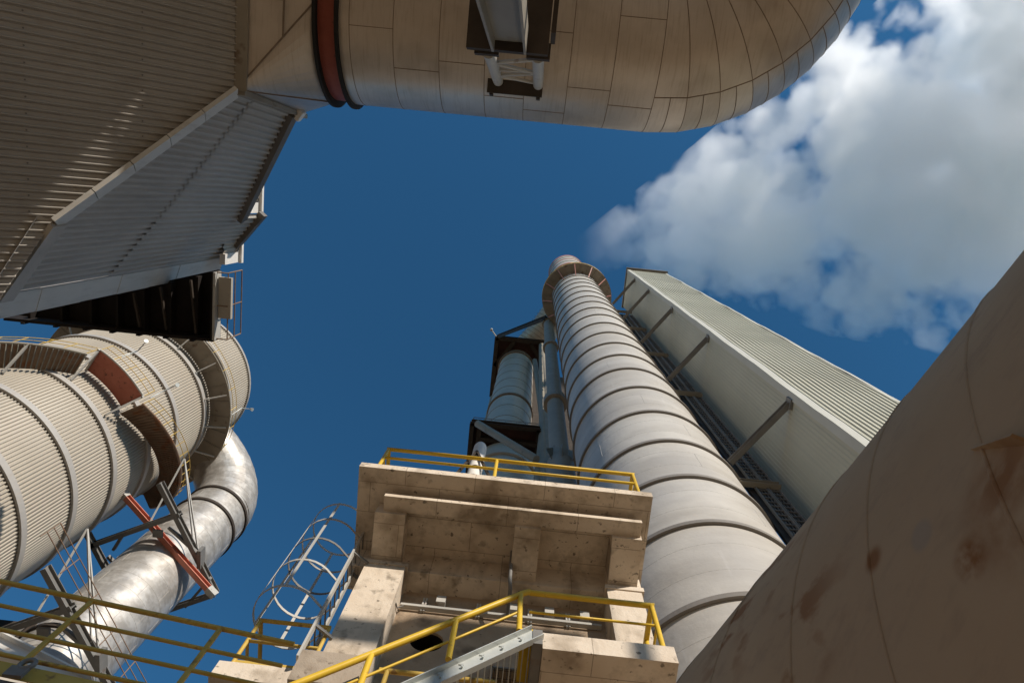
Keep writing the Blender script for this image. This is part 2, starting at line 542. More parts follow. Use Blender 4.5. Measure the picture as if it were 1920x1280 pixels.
WP = ((0, 0), (.32, 0.1), (.5, 1), (.82, .9), (.93, .1))
MB().corr(Ap, wd, (0, 0, 1), wn_, 0, lenT, lambda u: (w_bot(u), w_lap(u)), 0.17, 0.06, WP).build('lower_wall_cladding', M_wallclad, hall)
MB().corr(Ap + wn_ * 0.02, wd, (0, 0, 1), wn_, 0, lenB, lambda u: (w_lap(u) - .3, w_top(u)), 0.17, 0.06, WP).build('upper_wall_cladding', M_wallclad, hall)
MB().corr(Ap + wn_ * 0.02, wd, (0, 0, 1), wn_, lenB, lenT, lambda u: (w_lap(u) - .3, w_top(u)), 0.17, 0.06, WP).build('upper_wall_cladding', M_wallclad, hall)
MB().add([Ap - wn_ * .08 + Vector((0, 0, w_bot(0))), pB - wn_ * .08 + Vector((0, 0, w_bot(lenB))), pT - wn_ * .08 + Vector((0, 0, w_bot(lenT))),
          pT - wn_ * .08 + Vector((0, 0, w_top(lenT))), pB - wn_ * .08 + Vector((0, 0, top1)), Ap - wn_ * .08 + Vector((0, 0, top0))], [(0, 1, 2, 3, 4, 5)]).build('gap_backing', M_brownsteel, hall)  # backing sheet added behind the cladding to cover see-through gaps at the lap
# flashings along the foot of the wall
mb = MB()
q = A - wd * .02
prev = None
for k in range(5):
    a0, b0 = A.lerp(B, k / 5 + .004), A.lerp(B, (k + 1) / 5)
    mb.bar(a0 + wn_ * .05, b0 + wn_ * .05, 0.09, 0.34, (0, 0, 1))
mb.build('foot_flashing', M_trim, hall)
mb = MB()
c2 = Ap + wd * az_hit(164.7)
c2.z = zC_bot
ext = (c2 - B)
mb.add([B + Vector((-.12, -.1, -.22)), Cc + (Cc - B) * .8 + Vector((-.1, 0, -.2)), c2 + ext * .12 + wn_ * .1 + Vector((0, 0, .02)), B + wn_ * .1 + Vector((0, 0, .17))], [(0, 1, 2, 3)])
mb.bar(B + wn_ * .08 + Vector((0, 0, .05)), c2 + ext * .15 + wn_ * .08, 0.1, 0.36)
mb.build('weathered_foot_flashing', M_trimdark, hall)
# corner flashing strip
td = Vector((math.cos(R(107)), math.sin(R(107)), 0))
tw = 0.50
tz0, tz1 = 12.5, 22.35
mb = MB()
npan = 7
tN = Vector((td.y, -td.x, 0))
for k in range(npan):
    za = tz0 + (tz1 - tz0) * k / npan
    zb = tz0 + (tz1 - tz0) * (k + 1) / npan
    e = 0.012 * (k % 2)
    mb.prism([pT + wn_ * .07 + tN * e + Vector((0, 0, za)), pT + wn_ * .07 + td * tw + tN * e + Vector((0, 0, za)),
              pT + wn_ * .07 + td * tw + tN * e + Vector((0, 0, zb)), pT + wn_ * .07 + tN * e + Vector((0, 0, zb))], -tN * .05)
mb.build('corner_flashing', M_trim, hall)
# verge (dark edge under the sloping roof edges)
mb = MB()
mb.bar(Ap + Vector((0, 0, top0)) + wn_ * .10, Ap + wd * (lenB + .1) + Vector((0, 0, top1 + .05)) + wn_ * .10, .22, .26)
mb.bar(pB - wd * .1 + Vector((0, 0, top2)) + wn_ * .10, pT + wd * .1 + Vector((0, 0, top3)) + wn_ * .10, .22, .26)
mb.build('roof_verge', M_eave, hall)
mb = MB().bar(Ap + Vector((0, 0, top0 + .05)) + wn_ * .15 - wd * .2, Ap + wd * .06 + Vector((0, 0, top0 + .1)) + wn_ * .15, .32, .2)
mb.build('verge_end_cap', M_white, hall)
# rear and return walls that close the building
back = Vector((-20, 3.2, 0))
mb = MB()
e1 = pT + td * tw
mb.add([e1 + Vector((0, 0, tz0 + .3)), Vector((-12.6, 3.1, tz0 - 1)), Vector((-12.6, 3.1, 22)), e1 + Vector((0, 0, 22.2))], [(0, 1, 2, 3)])
mb.build('return_wall', M_wallclad, hall)
# set-back lit walls above the roof verges
for (x, y0, y1, z0, z1, w) in ((-8.75, 0.02, 1.12, 20.9, 22.55, 1), (-9.35, 1.98, 2.72, 21.4, 22.55, 1)):
    b = MB().corr((x, 0, 0), (0, 1, 0), (0, 0, 1), (1, 0, 0), y0, y1, lambda u: (z0, z1), 0.19, 0.045, WP)
    b.build('parapet_cladding', M_siloc, hall)
    b = MB()
    b.box((x - .1, y1 - .32, z0), (x + .07, y1, z1 - .003))
    b.box((x + .06, y0, z1 - .14), (x + .16, y1 + .02, z1))
    b.build('parapet_flashing', M_white, hall)

# roof canopy below the parapets: ribbed underside blackened for its deep shade
can = thing('roof_canopy', 'black open canopy with ribs and struts under the corner of the filter building', 'canopy', (-14, 4.2, 23))
mb = MB()
mb.prism([(-10.42, 3.17, 23.55), (-10.42, 5.5, 23.55), (-17.7, 5.5, 23.55)], (0, 0, .1))
mb.build('deck', M_shadeblack, can)
mb = MB()
mb.box((-17.4, 5.42, 22.95), (-10.4, 5.52, 23.54))
mb.box((-10.42, 3.2, 22.95), (-10.32, 5.52, 23.545))
mb.pieces('fascia', M_shadeblack, can)
mb = MB()
for x in (-11.0, -11.9, -12.8, -13.7, -14.6, -15.6, -16.7):
    mb.box((x - .05, -.312 * x, 23.2), (x + .05, 5.46, 23.54))
    mb.box((x - .06, 5.5, 22.86), (x + .06, 5.56, 23.1))
mb.pieces('joist', M_shadeblack, can)
for x in (-10.9, -11.9, -12.8):
    MB().bar((x - .05, 5.3, 23.1), (x - .2, -.325 * x, 23.0), .06, .10).build('strut', M_brownsteel, can)
MB().box((-10.32, 3.2, 22.9), (-10.24, 5.46, 23.35)).build('edge_angle', M_lsteel, can)
MB().box((-10.2, 3.35, 23.05), (-9.78, 4.72, 23.2)).build('roof_vent_box', M_siloc, can)
rl = thing('roof_guardrail', 'thin steel guardrail on the edge of the black canopy', 'railing', (-10, 4.2, 23.2))
mb = MB()
for dz in (0.1, 0.65, 1.2):
    mb.tube([(-9.9, 3.2, 23.0 + dz), (-9.9, 5.42, 23.0 + dz)], .022, 6)
mb.pieces('rail', M_rustdeck, rl)
for y in (3.2, 4.3, 5.42):
    MB().tube([(-10.25, y, 23.05), (-9.9, y, 23.05), (-9.9, y, 24.2)], .022, 6).build('post', M_rustdeck, rl)

# ------------------------------------------------------------------ overhead duct
DY, DZ, DR = -3.53, 17.0, 1.7
duct = thing('overhead_duct', 'huge dusty metal duct with a square hood and an elbow crossing above the yard', 'duct', (0, DY, DZ))
hw = 1.86
xj, xf, xg, xe = -6.36, -4.93, -4.42, 2.18
mb = MB()
NS = 48
circ = [(xf, DY + DR * math.sin(2 * PI * j / NS), DZ - DR * math.cos(2 * PI * j / NS)) for j in range(NS)]      # starts at bottom, towards +Y
sq = [(xj, DY - hw, DZ - 2), (xj, DY + hw, DZ - 2), (xj, DY + hw, DZ + 2), (xj, DY - hw, DZ + 2)]
vs = circ + sq
fs = []
for c in range(4):
    # corner c+? quarter of the circle
    st = {1: 0, 2: NS // 4, 3: NS // 2, 0: 3 * NS // 4}[c]
    for j in range(NS // 4):
        fs.append((NS + c, (st + j) % NS, (st + j + 1) % NS))
for c, nx_, mid in ((0, 1, 0), (1, 2, NS // 4), (2, 3, NS // 2), (3, 0, 3 * NS // 4)):
    fs.append((NS + c, NS + nx_, mid))
tr = MB()
tr.add(vs, fs, False)
tro = tr.build('transition_hood', M_duct, duct)
mb = MB()
mb.box((xj - .02, DY - hw - .02, DZ - 2.03), (xj + .24, DY + hw + .02, DZ - 1.99))
mb.box((xj - .02, DY + hw - .01, DZ - 2.0), (xj + .2, DY + hw + .1, DZ + 2))
mb.build('hood_frame', M_deck, duct)
mb = MB()
P = [Vector(p) for p in circ]
for i0 in (0, NS // 4):
    a = Vector(sq[1])
    mb.bar(a + Vector((0.02, 0, -.012)), P[i0] + Vector((0, 0.01, -.012)), .03, .02)
mb.bar(Vector(sq[0]) + Vector((0.02, 0, -.012)), P[0] + Vector((0, -0.01, -.012)), .03, .02)
mb.bar((xj + .9, DY - .9, DZ - 1.90), (xj + .9, DY + .75, DZ - 1.90), .03, .03)
mb.bar((xj + .28, DY, DZ - 1.965), (xj + .9, DY, DZ - 1.89), .03, .03)
mb.build('hood_seams', M_seam, tro)
mb = MB()
for x, w in ((xf + .03, .07), (xg - .03, .07)):
    mb.ring((x, DY, DZ), (1, 0, 0), DR + .02, .09, 64, True, w)
mb.pieces('joint_flange', M_black, duct)
MB().tube([(xf, DY, DZ), (xg, DY, DZ)], DR - .05, 64, False).build('expansion_joint', M_red, duct)
RB = 2.8
path = [Vector((xg, DY, DZ)), Vector((xe - .6, DY, DZ))]
cx, cy = xe, DY - RB
nm = 9
el = [Vector((cx + RB * math.sin(PI / 2 * k / nm), cy + RB * math.cos(PI / 2 * k / nm), DZ)) for k in range(nm + 1)]
MB().tube(path, DR, 64, False).build('straight_run', M_duct, duct)
mb = MB()
pts = [Vector((xe - .6, DY, DZ))] + el + [Vector((cx + RB, cy - 1.2, DZ)), Vector((cx + RB, cy - 2.6, DZ + .7)), Vector((cx + RB, cy - 12, DZ + 8.5))]
o = mb.tube(pts, DR, 64, False).build('elbow', M_duct, duct)
smooth_cut(o, 6)
mb = MB()
xs = [-4.2, -3.3, -2.35, -1.4, -.55, .35, 1.25, 2.18]
for i, x in enumerate(xs):
    mb.ring((x, DY, DZ), (1, 0, 0), DR, .008, 64)
for k in range(1, nm):
    a = PI / 2 * k / nm
    mb.ring(el[k], (math.cos(a), -math.sin(a), 0), DR + .002, .009, 64)
for i in range(len(xs) - 1):                 # longitudinal laps, staggered along the run
    th = R([12, 38, 30, 54, 66, 40, 52][i])
    for t_ in (th, th - R(62), th - R(118)):
        p = Vector((0, DY + DR * math.sin(t_), DZ - DR * math.cos(t_)))
        mb.bar((xs[i], p.y, p.z), (xs[i + 1], p.y, p.z), .014, .008, (0, math.sin(t_), -math.cos(t_)))
th = R(42)
line = []
for k in range(nm + 1):
    a = PI / 2 * k / nm
    rr = RB + DR * math.sin(th)
    line.append(Vector((cx + rr * math.sin(a), cy + rr * math.cos(a), DZ - DR * math.cos(th))))
mb.tube(line, .013, 6)
for k in range(nm):                           # half seams on the outer shell of the elbow
    a = PI / 2 * (k + .5) / nm
    arc = []
    for j in range(9):
        t_ = R(42 + j * 6)
        rr = (RB + DR * math.sin(t_)) * math.cos(PI / 4 / nm) + .01
        arc.append(Vector((cx + rr * math.sin(a), cy + rr * math.cos(a), DZ - (DR + .004) * math.cos(t_))))
    mb.tube(arc, .008, 5)
mb.build('cladding_seams', M_seam, duct)

# trestle that carries the duct
tre = thing('duct_trestle', 'steel trestle with an H column and twin braced tubes holding up the overhead duct', 'trestle', (-.75, -2.6, GZ))
mb = MB()
mb.box((-1.02, -2.75, GZ), (-.98, -2.36, 12.4))
mb.box((-.49, -2.75, GZ), (-.45, -2.36, 12.4))
mb.box((-.98, -2.58, GZ), (-.49, -2.545, 12.4))
mb.build('column', M_green, tre)
mb = MB()
mb.box((-1.45, -5.0, 12.42), (-.10, -2.40, 12.62))
mb.box((-1.33, -2.62, 12.62), (-.92, -2.36, 12.8))
mb.box((-.45, -2.62, 12.62), (-.06, -2.36, 12.8))
mb.box((-.08, -5.0, 12.45), (.0, -2.75, 13.3))
mb.build('cap_beam', M_brownsteel, tre)
for x in (-1.1, -.26):
    MB().tube([(x, -2.42, 12.78), (x, -2.42, 15.7)], .105, 16).build('leg', M_lsteel, tre)
mb = MB()
zz = [13.0, 13.7, 14.35, 14.95, 15.5]
for i in range(len(zz) - 1):
    a, b = (-1.1, -.26) if i % 2 else (-.26, -1.1)
    mb.tube([(a, -2.42, zz[i]), (b, -2.42, zz[i + 1])], .035, 8)
mb.tube([(-1.1, -2.42, 14.35), (-.26, -2.42, 14.2)], .03, 8)
mb.pieces('brace', M_lsteel, tre)
mb = MB()
mb.box((-1.32, -2.62, 15.68), (-.16, -2.18, 15.74))
mb.box((-1.27, -2.45, 15.75), (-1.20, -2.15, 16.0))
mb.box((-.28, -2.45, 15.75), (-.20, -2.15, 16.0))
mb.build('saddle', M_brownsteel, tre)

for t_ in (can, rl):  # canopy and its guardrail scaled up about the camera
    t_.location *= 1.1
    t_.scale = (1.1, 1.1, 1.1)
for t_ in (hall, duct, tre):       # duct group scaled up about the camera so that its shadow clears the tower
    t_.location *= 1.35
    t_.scale = (1.35, 1.35, 1.35)

# ------------------------------------------------------------------ silo
silo = thing('silo', 'tall cream corrugated silo with ring bands and a circular walkway', 'silo', (LC.x, LC.y, GZ))
LR = 5.0
mb = MB()
nr = 190
vs = []
prof = ((0, -.035), (.38, -.035), (.55, .035), (.85, .035))
for z in (GZ, 49.8):
    for k in range(nr):
        for a, d in prof:
            t_ = 2 * PI * (k + a) / nr
            vs.append((LC.x + (LR + d) * math.cos(t_), LC.y + (LR + d) * math.sin(t_), z))
n = nr * 4
mb.add(vs, [(i, (i + 1) % n, n + (i + 1) % n, n + i) for i in range(n)])
mb.build('shell', M_siloc, silo)
MB().lathe(LC, [(0.01, 51.2), (LR + .12, 49.95), (LR + .12, 49.72), (0.01, 49.7)], 72, smooth=False).build('roof', M_siloring, silo)
for z in (10, 13.3, 16.6, 19.9, 23.1, 26.3, 29.6, 32.7, 35.85, 39.0, 42.45, 46.2):
    MB().lathe(LC, [(LR + .03, z), (LR + .15, z), (LR + .15, z + .34), (LR + .03, z + .36)], 96, smooth=False).build('ring_band', M_siloring, silo)


def deck_arc(mb, c, r0, r1, a0, a1, z0, z1, th, n):
    for k in range(n):
        t0, t1 = a0 + (a1 - a0) * k / n, a0 + (a1 - a0) * (k + 1) / n
        za, zb = z0 + (z1 - z0) * k / n, z0 + (z1 - z0) * (k + 1) / n
        mb.prism([pol(c, r0, t0, za), pol(c, r1, t0, za), pol(c, r1, t1, zb), pol(c, r0, t1, zb)], (0, 0, th))


def arc_pts(c, r, a0, a1, z0, z1, n):
    return [pol(c, r, a0 + (a1 - a0) * k / n, z0 + (z1 - z0) * k / n) for k in range(n + 1)]


mb = MB()
deck_arc(mb, LC, LR + .06, 6.32, -180, 180, 43.45, 43.45, .07, 72)
mb.build('walkway_deck', M_deck, silo)
mb = MB()
for k in range(36):
    a = k * 10 + 4
    mb.bar(pol(LC, LR + .1, a, 43.42), pol(LC, 6.3, a, 43.42), .05, .05)
mb.tube(arc_pts(LC, 6.34, -180, 180, 43.5, 43.5, 96), .06, 6)
mb.build('deck_ribs', M_deck, silo)
for a in range(-170, 190, 20):
    MB().bar(pol(LC, LR + .1, a, 42.6), pol(LC, 6.25, a, 43.38), .07, .09).build('bracket', M_lsteel, silo)


def guard(parent, c, r, a0, a1, z0, z1, mat, n, posts, hh=1.1, rr=.02):
    mb = MB()
    for h in (.55, 1.1):
        mb.tube(arc_pts(c, r, a0, a1, z0 + h, z1 + h, n), rr, 6)
    hr_ = mb.pieces('handrail', mat, parent)[0]
    mb = MB()
    for k in range(posts + 1):
        t_ = k / posts
        p = pol(c, r, a0 + (a1 - a0) * t_, z0 + (z1 - z0) * t_)
        mb.tube([p, p + Vector((0, 0, hh))], rr, 6)
    mb.pieces('post', mat, hr_)


guard(silo, LC, 6.3, -180, 180, 43.5, 43.5, M_yellowold, 72, 30)

stair = thing('spiral_stair', 'rusty spiral stair with a red landing wrapped round the cream silo', 'stair', (LC.x, LC.y, 34))
mb = MB()
deck_arc(mb, LC, LR + .12, 6.35, -128, -59.5, 26.6, 33.75, .05, 44)
mb.build('lower_flight', M_rustdeck, stair)
mb = MB()
for k in range(45):
    t_ = k / 44
    a = -128 + 68.5 * t_
    z = 26.6 + 7.15 * t_
    mb.bar(pol(LC, LR + .15, a, z - .05), pol(LC, 6.33, a, z - .05), .03, .08)
mb.tube(arc_pts(LC, 6.36, -128, -59.5, 26.65, 33.8, 44), .07, 6)
mb.build('lower_treads', M_deck, stair)
mb = MB()
deck_arc(mb, LC, LR + .14, 6.42, -59.2, -31, 34.7, 34.7, .06, 14)
mb.build('landing', M_landing, stair)
mb = MB()
mb.tube(arc_pts(LC, 6.46, -59.2, -31, 34.73, 34.73, 14), .06, 6)
mb.bar(pol(LC, LR + .1, -59.2, 34.65), pol(LC, 6.5, -59.2, 34.65), .1, .14)
mb.bar(pol(LC, LR + .1, -31, 34.65), pol(LC, 6.5, -31, 34.65), .1, .14)
mb.bar(pol(LC, LR + .1, -57, 33.2), pol(LC, 6.4, -59, 34.6), .09, .1)
mb.bar(pol(LC, LR + .1, -31, 33.4), pol(LC, 6.4, -31, 34.6), .09, .1)
mb.bar(pol(LC, LR + .1, -78, 31.0), pol(LC, 6.4, -76, 32.1), .1, .12)
mb.pieces('landing_frame', M_lsteel, stair)
mb = MB()
deck_arc(mb, LC, LR + .12, 6.4, -28, 66, 34.35, 40.8, .05, 56)
mb.build('upper_flight', M_rustdeck, stair)
mb = MB()
for k in range(57):
    t_ = k / 56
    a = -28 + 94 * t_
    z = 34.35 + 6.45 * t_
    mb.bar(pol(LC, LR + .15, a, z - .04), pol(LC, 6.38, a, z - .04), .03, .07)
mb.tube(arc_pts(LC, 6.42, -28, 66, 34.4, 40.85, 56), .08, 6)
mb.build('upper_treads', M_rustdeck, stair)
guard(stair, LC, 6.4, -128, -60, 26.65, 33.8, M_yellowold, 40, 10)
guard(stair, LC, 6.44, -59, -31, 34.76, 34.76, M_yellowold, 14, 4)
guard(stair, LC, 6.42, -28, 66, 34.4, 40.85, M_yellowold, 50, 14)
for i, (a, z) in enumerate(((-52, 36.6), (-29, 36.3), (2, 44.6))):
    fl = thing('floodlight', ('small grey floodlight above the far end of the red silo landing', 'small grey floodlight above the near end of the red silo landing',
                              'small grey floodlight on the guardrail of the top silo walkway')[i], 'light', tuple(pol(LC, 6.45, a, z)), 'floodlights on the silo')
    MB().tube([pol(LC, 6.44, a, z - 1.1), pol(LC, 6.44, a, z + .45), pol(LC, 6.95, a, z + .5)], .03, 8).build('bracket', M_galv, fl)
    p = pol(LC, 7.1, a, z + .5)
    d = Vector((math.cos(R(a)), math.sin(R(a)), -.5)).normalized()
    MB().tube([p - d * .12, p + d * .06, p + d * .10], [.05, .11, .12], 10, smooth=False).build('lamp_head', M_galv, fl)

# ------------------------------------------------------------------ silver riser pipe beside the silo
ris = thing('silver_riser', 'shiny aluminium clad riser pipe bending into the top of the cream silo', 'pipe', (PC.x, PC.y, GZ))
PR = 1.92
ud = (LC - PC).normalized()
RBP = 4.6
zb = 41.2
pts = [PC + Vector((0, 0, z)) for z in (GZ, zb)]
bend = [PC + ud * (RBP * (1 - math.cos(a))) + Vector((0, 0, zb + RBP * math.sin(a))) for a in (R(x) for x in range(0, 91, 9))]
MB().tube(pts, PR, 72, False).build('shaft', M_alu, ris)
o = MB().tube(bend + [bend[-1] + ud * 2.5], PR, 72, False).build('bend', M_alu, ris)
smooth_cut(o, 5)
mb = MB()
for z in (40.75, 38.9, 26.0, 12.0):
    mb.ring(PC + Vector((0, 0, z)), (0, 0, 1), PR + .03, .06, 64, True, .22)
mb.pieces('ring_band', M_brownsteel, ris)
mb = MB()
z = GZ + .8
k = 0
while z < 41:
    mb.ring(PC + Vector((0, 0, z)), (0, 0, 1), PR + .001, .006, 64)
    for j in range(6):
        a = j * 60 + (k % 2) * 30 - 75
        mb.bar(pol(PC, PR + .002, a, z), pol(PC, PR + .002, a, z + .98), .012, .012)
    z += .98
    k += 1
for i, p in enumerate(bend):
    a = R(9 * i)
    mb.ring(p, ud * math.sin(a) + Vector((0, 0, math.cos(a))), PR + .002, .008, 64)
mb.build('cladding_seams', M_ductcage, ris)


# pipe guide frames between silo and riser
def guide_frame(z, label, loc):
    f = thing('pipe_guide_frame', label, 'steel frame', loc, 'steel guide frames round the silver riser')
    P1, P2 = Vector((-17.67, 15.65, z)), Vector((-14.7, 21.45, z))
    Q1, Q2 = Vector((-16.6, 17.2, z)), Vector((-21.3, 19.5, z))
    S1, S2 = Vector((-21.7, 18.4, z)), Vector((-19.4, 22.8, z))
    MB().ibeam(P1, P2, .26, .36, .03).build('main_beam', M_steel, f)
    MB().ibeam(Q1, Q2, .24, .34, .03).build('cross_beam', M_steel, f)
    MB().ibeam(S1, S2, .24, .34, .03).build('rear_beam', M_steel, f)
    MB().ibeam(P2, P2 + (Q2 - Q1).normalized() * 4.9, .24, .34, .03).build('end_beam', M_steel, f)
    mb = MB()
    for a, b in (((-19.6, 18.7, z), (-20.1, 19.6, z)), ((-15.6, 19.4, z), (-17.2, 18.0, z)), ((-15.0, 20.6, z), (-16.3, 22.4, z)), ((-20.4, 20.0, z), (-19.5, 20.9, z))):
        mb.bar(a, b, .14, .2)
    mb.box((-17.9, 18.1, z - .3), (-17.4, 18.5, z - .18))
    mb.box((-15.6, 19.0, z - .3), (-15.4, 20.0, z + .25))
    mb.pieces('guide_block', M_steel, f)
    mb = MB()
    top = Vector((-17.9, 15.5, z + 3.0))
    for e in ((-16.0, 18.8, z + .15), (-15.7, 19.5, z + .15), (-18.3, 18.0, z + .15)):
        mb.bar(top, e, .07, .07)
    mb.pieces('hanger', M_lsteel, f)
    return f


f1 = guide_frame(33.55, 'upper steel guide frame between silo and silver riser, where the red brace ends', (-17, 19, 33.55))
f2 = guide_frame(24.97, 'lower steel guide frame near the yellow railing, between silo and silver riser', (-17, 19, 24.97))
br = thing('red_brace', 'long red primed steel brace slanting from the silo to the guide frame', 'brace', (-17.5, 19.5, 34.6))
MB().ibeam((-20.05, 17.1, 34.6), (-14.4, 20.65, 32.35), .3, .3, .04, (0, 0, 1)).build('beam', M_redbright, br)
mb = MB()
mb.bar((-20.45, 16.8, 34.7), (-20.0, 17.15, 34.59), .34, .34)
mb.bar((-14.6, 20.5, 32.4), (-14.2, 20.8, 32.3), .33, .36)
mb.bar((-14.35, 20.75, 32.2), (-14.75, 21.35, 33.6), .3, .04)
mb.pieces('end_plate', M_lsteel, br)
wr = thing('frame_walkway_rail', 'thin rusty guardrail along the lower guide frame in front of the silver riser', 'railing', (-17, 18.5, 25.1))
a, b = Vector((-18.2, 14.6, 25.2)), Vector((-14.4, 22.0, 25.2))
mb = MB()
for h in (.4, .8, 1.2):
    mb.tube([a + Vector((0.2, -.1, h)), b + Vector((0.2, -.1, h))], .022, 6)
mb.pieces('rail', M_rustdeck, wr)
mb = MB()
for k in range(6):
    p = a.lerp(b, k / 5) + Vector((0.2, -.1, 0))
    mb.tube([p, p + Vector((0, 0, 1.2))], .022, 6)
mb.pieces('post', M_rustdeck, wr)

hop = thing('hopper_house', 'dark brown steel hopper house in the shade behind the silo foot', 'building', (-24, 24, GZ))
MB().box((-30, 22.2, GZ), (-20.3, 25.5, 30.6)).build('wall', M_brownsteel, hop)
mb = MB()
for z in (9, 13, 17, 21, 25):
    mb.box((-30, 22.05, z), (-20.2, 22.2, z + .3))
for x in (-20.4, -22.6, -24.8, -27):
    mb.box((x, 21.95, GZ), (x + .3, 22.05, 30.5))
mb.pieces('frame_bar', M_steel, hop)
tk = thing('dust_tank', 'small grey metal tank with riveted seams below the lower guide frame', 'tank', (-14.9, 16.6, GZ))
tc_ = Vector((-15.1, 16.5, 0))
MB().lathe(tc_, [(2.0, GZ), (2.0, 18.3), (1.7, 19.0), (.9, 19.5), (.01, 19.65)], 48).build('shell', M_cyc, tk)
mb = MB()
for z in (12, 13.5, 15, 16.6, 18.25):
    mb.ring(tc_ + Vector((0, 0, z)), (0, 0, 1), 2.0, .015, 48)
mb.build('seams', M_seam, tk)
wb = MB().ibeam((-5.6, 5.3, 6.95), (-3.9, 5.0, 6.0), .16, .2, .02).build('raking_beam', M_white)
tag(wb, 'white painted raking steel beam at the lower left behind the yellow railing', 'beam')

# ------------------------------------------------------------------ yellow walkway railing, lower left
wk = thing('walkway', 'steel walkway with dull yellow four-bar railing and toe plate at the lower left', 'walkway', (-3.6, 4.4, 5.2))
wa, wb2 = Vector((-6.2, 4.08, 0)), Vector((-2.0, 4.56, 0))
ww = (wb2 - wa).normalized()
for z in (6.4, 6.06, 5.75, 5.46):
    MB().tube([wa + Vector((0, 0, z)), wb2 + Vector((0, 0, z))], .026 if z > 6.2 else .02, 10).build('rail', M_yellowold, wk)
for x in (-5.45, -4.06, -2.75):
    p = wa + ww * ((x - wa.x) / ww.x)
    MB().bar(p + Vector((0, 0, 5.26)), p + Vector((0, 0, 6.4)), .045, .03, (0, 1, 0)).build('post', M_yellowold, wk)
mb = MB()
p0, p1 = wa + Vector((0, 0, 5.3)), wa + ww * 2.9 + Vector((0, 0, 5.3))
mb.bar(p0, p1, .012, .16)
mb.build('toe_plate', M_yellowold, wk)
mb = MB()
sd = Vector((-ww.y, ww.x, 0))
mb.prism([wa + Vector((0, 0, 5.16)) + sd * .02, wa + ww * 2.9 + Vector((0, 0, 5.16)) + sd * .02, wa + ww * 2.9 + sd * .9 + Vector((0, 0, 5.16)), wa + sd * .9 + Vector((0, 0, 5.16))], (0, 0, .05))
mb.ibeam(wa + Vector((0, 0, 5.05)) + sd * .1, wa + ww * 2.9 + Vector((0, 0, 5.05)) + sd * .1, .1, .18, .015)
mb.box((-5.8, 4.3, GZ), (-5.65, 4.45, 5.0))
mb.box((-3.75, 4.55, GZ), (-3.6, 4.7, 5.0))
mb.pieces('floor_frame', M_steel, wk)
mb = MB()
pl = Vector((-3.95, 4.26, 5.32))
mb.ring(pl, (0.1, 1, 0), .06, .022, 20)
mb.bar(pl + Vector((-.1, 0, -.1)), pl + Vector((.06, 0, -.1)), .03, .12)
mb.build('lifting_lug', M_steel, wk)

# ------------------------------------------------------------------ concrete tower
tw_ = thing('concrete_tower', 'weathered beige concrete tower with a cantilevered top slab on two columns', 'tower', (0, 8, GZ))
ZT, ZS = 13.2, 13.0        # top and underside of the slab
mb = MB()
mb.box((-2.94, 5.28, ZS), (2.75, 11.0, ZT))
top = mb.build('roof_slab', M_conc, tw_)
mb = MB()
mb.box((-2.36, 5.70, 12.70), (2.56, 6.00, 12.81))
mb.box((-2.36, 5.86, 12.81), (2.56, 6.00, ZS - .003))
mb.build('edge_beam', M_conc, tw_)


def wedge(x0, x1, ya, za, yb, zb_, zt):
    return [(x0, ya, za), (x0, yb, zb_), (x0, yb, zt), (x0, ya, zt)], (x1 - x0, 0, 0)


for x0, x1 in ((-2.50, -1.92), (.17, .66), (2.02, 2.58)):
    b = MB()
    p, d = wedge(x0, x1, 6.0, 12.60, 7.3, 12.40, ZS - .004)
    b.prism(p, d)
    b.build('cantilever_beam', M_conc, tw_)
mb = MB()
mb.box((-2.9, 7.0, 12.34), (2.7, 7.5, ZS - .006))
mb.build('main_beam', M_conc, tw_)
for x0, x1 in ((-2.55, -1.80), (1.99, 2.64)):
    b = MB()
    b.box((x0, 6.89, GZ), (x1, 7.72, 12.28))
    b.box((x0 - .03, 6.865, 12.28), (x1 + .05, 7.74, 12.41))
    b.build('column', M_conc, tw_)
mb = MB()
hz, hx, hr = 10.88, -1.14, .285
# back wall with a round opening (fan of quads round a hole) beside a doorway
N = 32
hole = [(hx + hr * math.cos(2 * PI * k / N), 7.42, hz + hr * math.sin(2 * PI * k / N)) for k in range(N)]
x0, x1, z0, z1 = -1.82, .02, GZ, 12.4


def to_rect(k):
    a = 2 * PI * k / N
    c, s_ = math.cos(a), math.sin(a)
    tx = (x1 - hx) / c if c > 1e-6 else ((x0 - hx) / c if c < -1e-6 else 1e9)
    tz = (12.4 - hz) / s_ if s_ > 1e-6 else ((9.2 - hz) / s_ if s_ < -1e-6 else 1e9)
    t_ = min(tx, tz)
    return (hx + t_ * c, 7.42, hz + t_ * s_)


rect = [to_rect(k) for k in range(N)]
mb.add(hole + rect, [(k, (k + 1) % N, N + (k + 1) % N, N + k) for k in range(N)])
for cx_, cz_ in ((x0, 12.4), (x1, 12.4), (x0, 9.2), (x1, 9.2)):
    a = math.atan2(cz_ - hz, cx_ - hx) % (2 * PI)
    k = int(a / (2 * PI) * N)
    mb.add([rect[k], rect[(k + 1) % N], (cx_, 7.42, cz_)], [(0, 1, 2)])
back_h = [(p[0], 7.47, p[2]) for p in hole]
mb.add(hole + back_h, [(k, N + k, N + (k + 1) % N, (k + 1) % N) for k in range(N)])
mb.box((-1.82, 7.42, GZ), (.02, 7.66, 9.2))
mb.box((.02, 7.42, 10.35), (1.99, 7.66, 12.4))
mb.box((.95, 7.42, GZ), (1.99, 7.66, 10.34))
mb.build('back_wall', M_shadeconc, tw_)
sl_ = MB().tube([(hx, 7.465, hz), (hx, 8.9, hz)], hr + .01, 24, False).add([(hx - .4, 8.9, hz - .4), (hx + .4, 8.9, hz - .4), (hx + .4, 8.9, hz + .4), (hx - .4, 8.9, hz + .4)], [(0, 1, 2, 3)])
sl_.build('hole_shade_tube', M_shadeblack, tw_)  # black tube put in for the darkness inside the hole
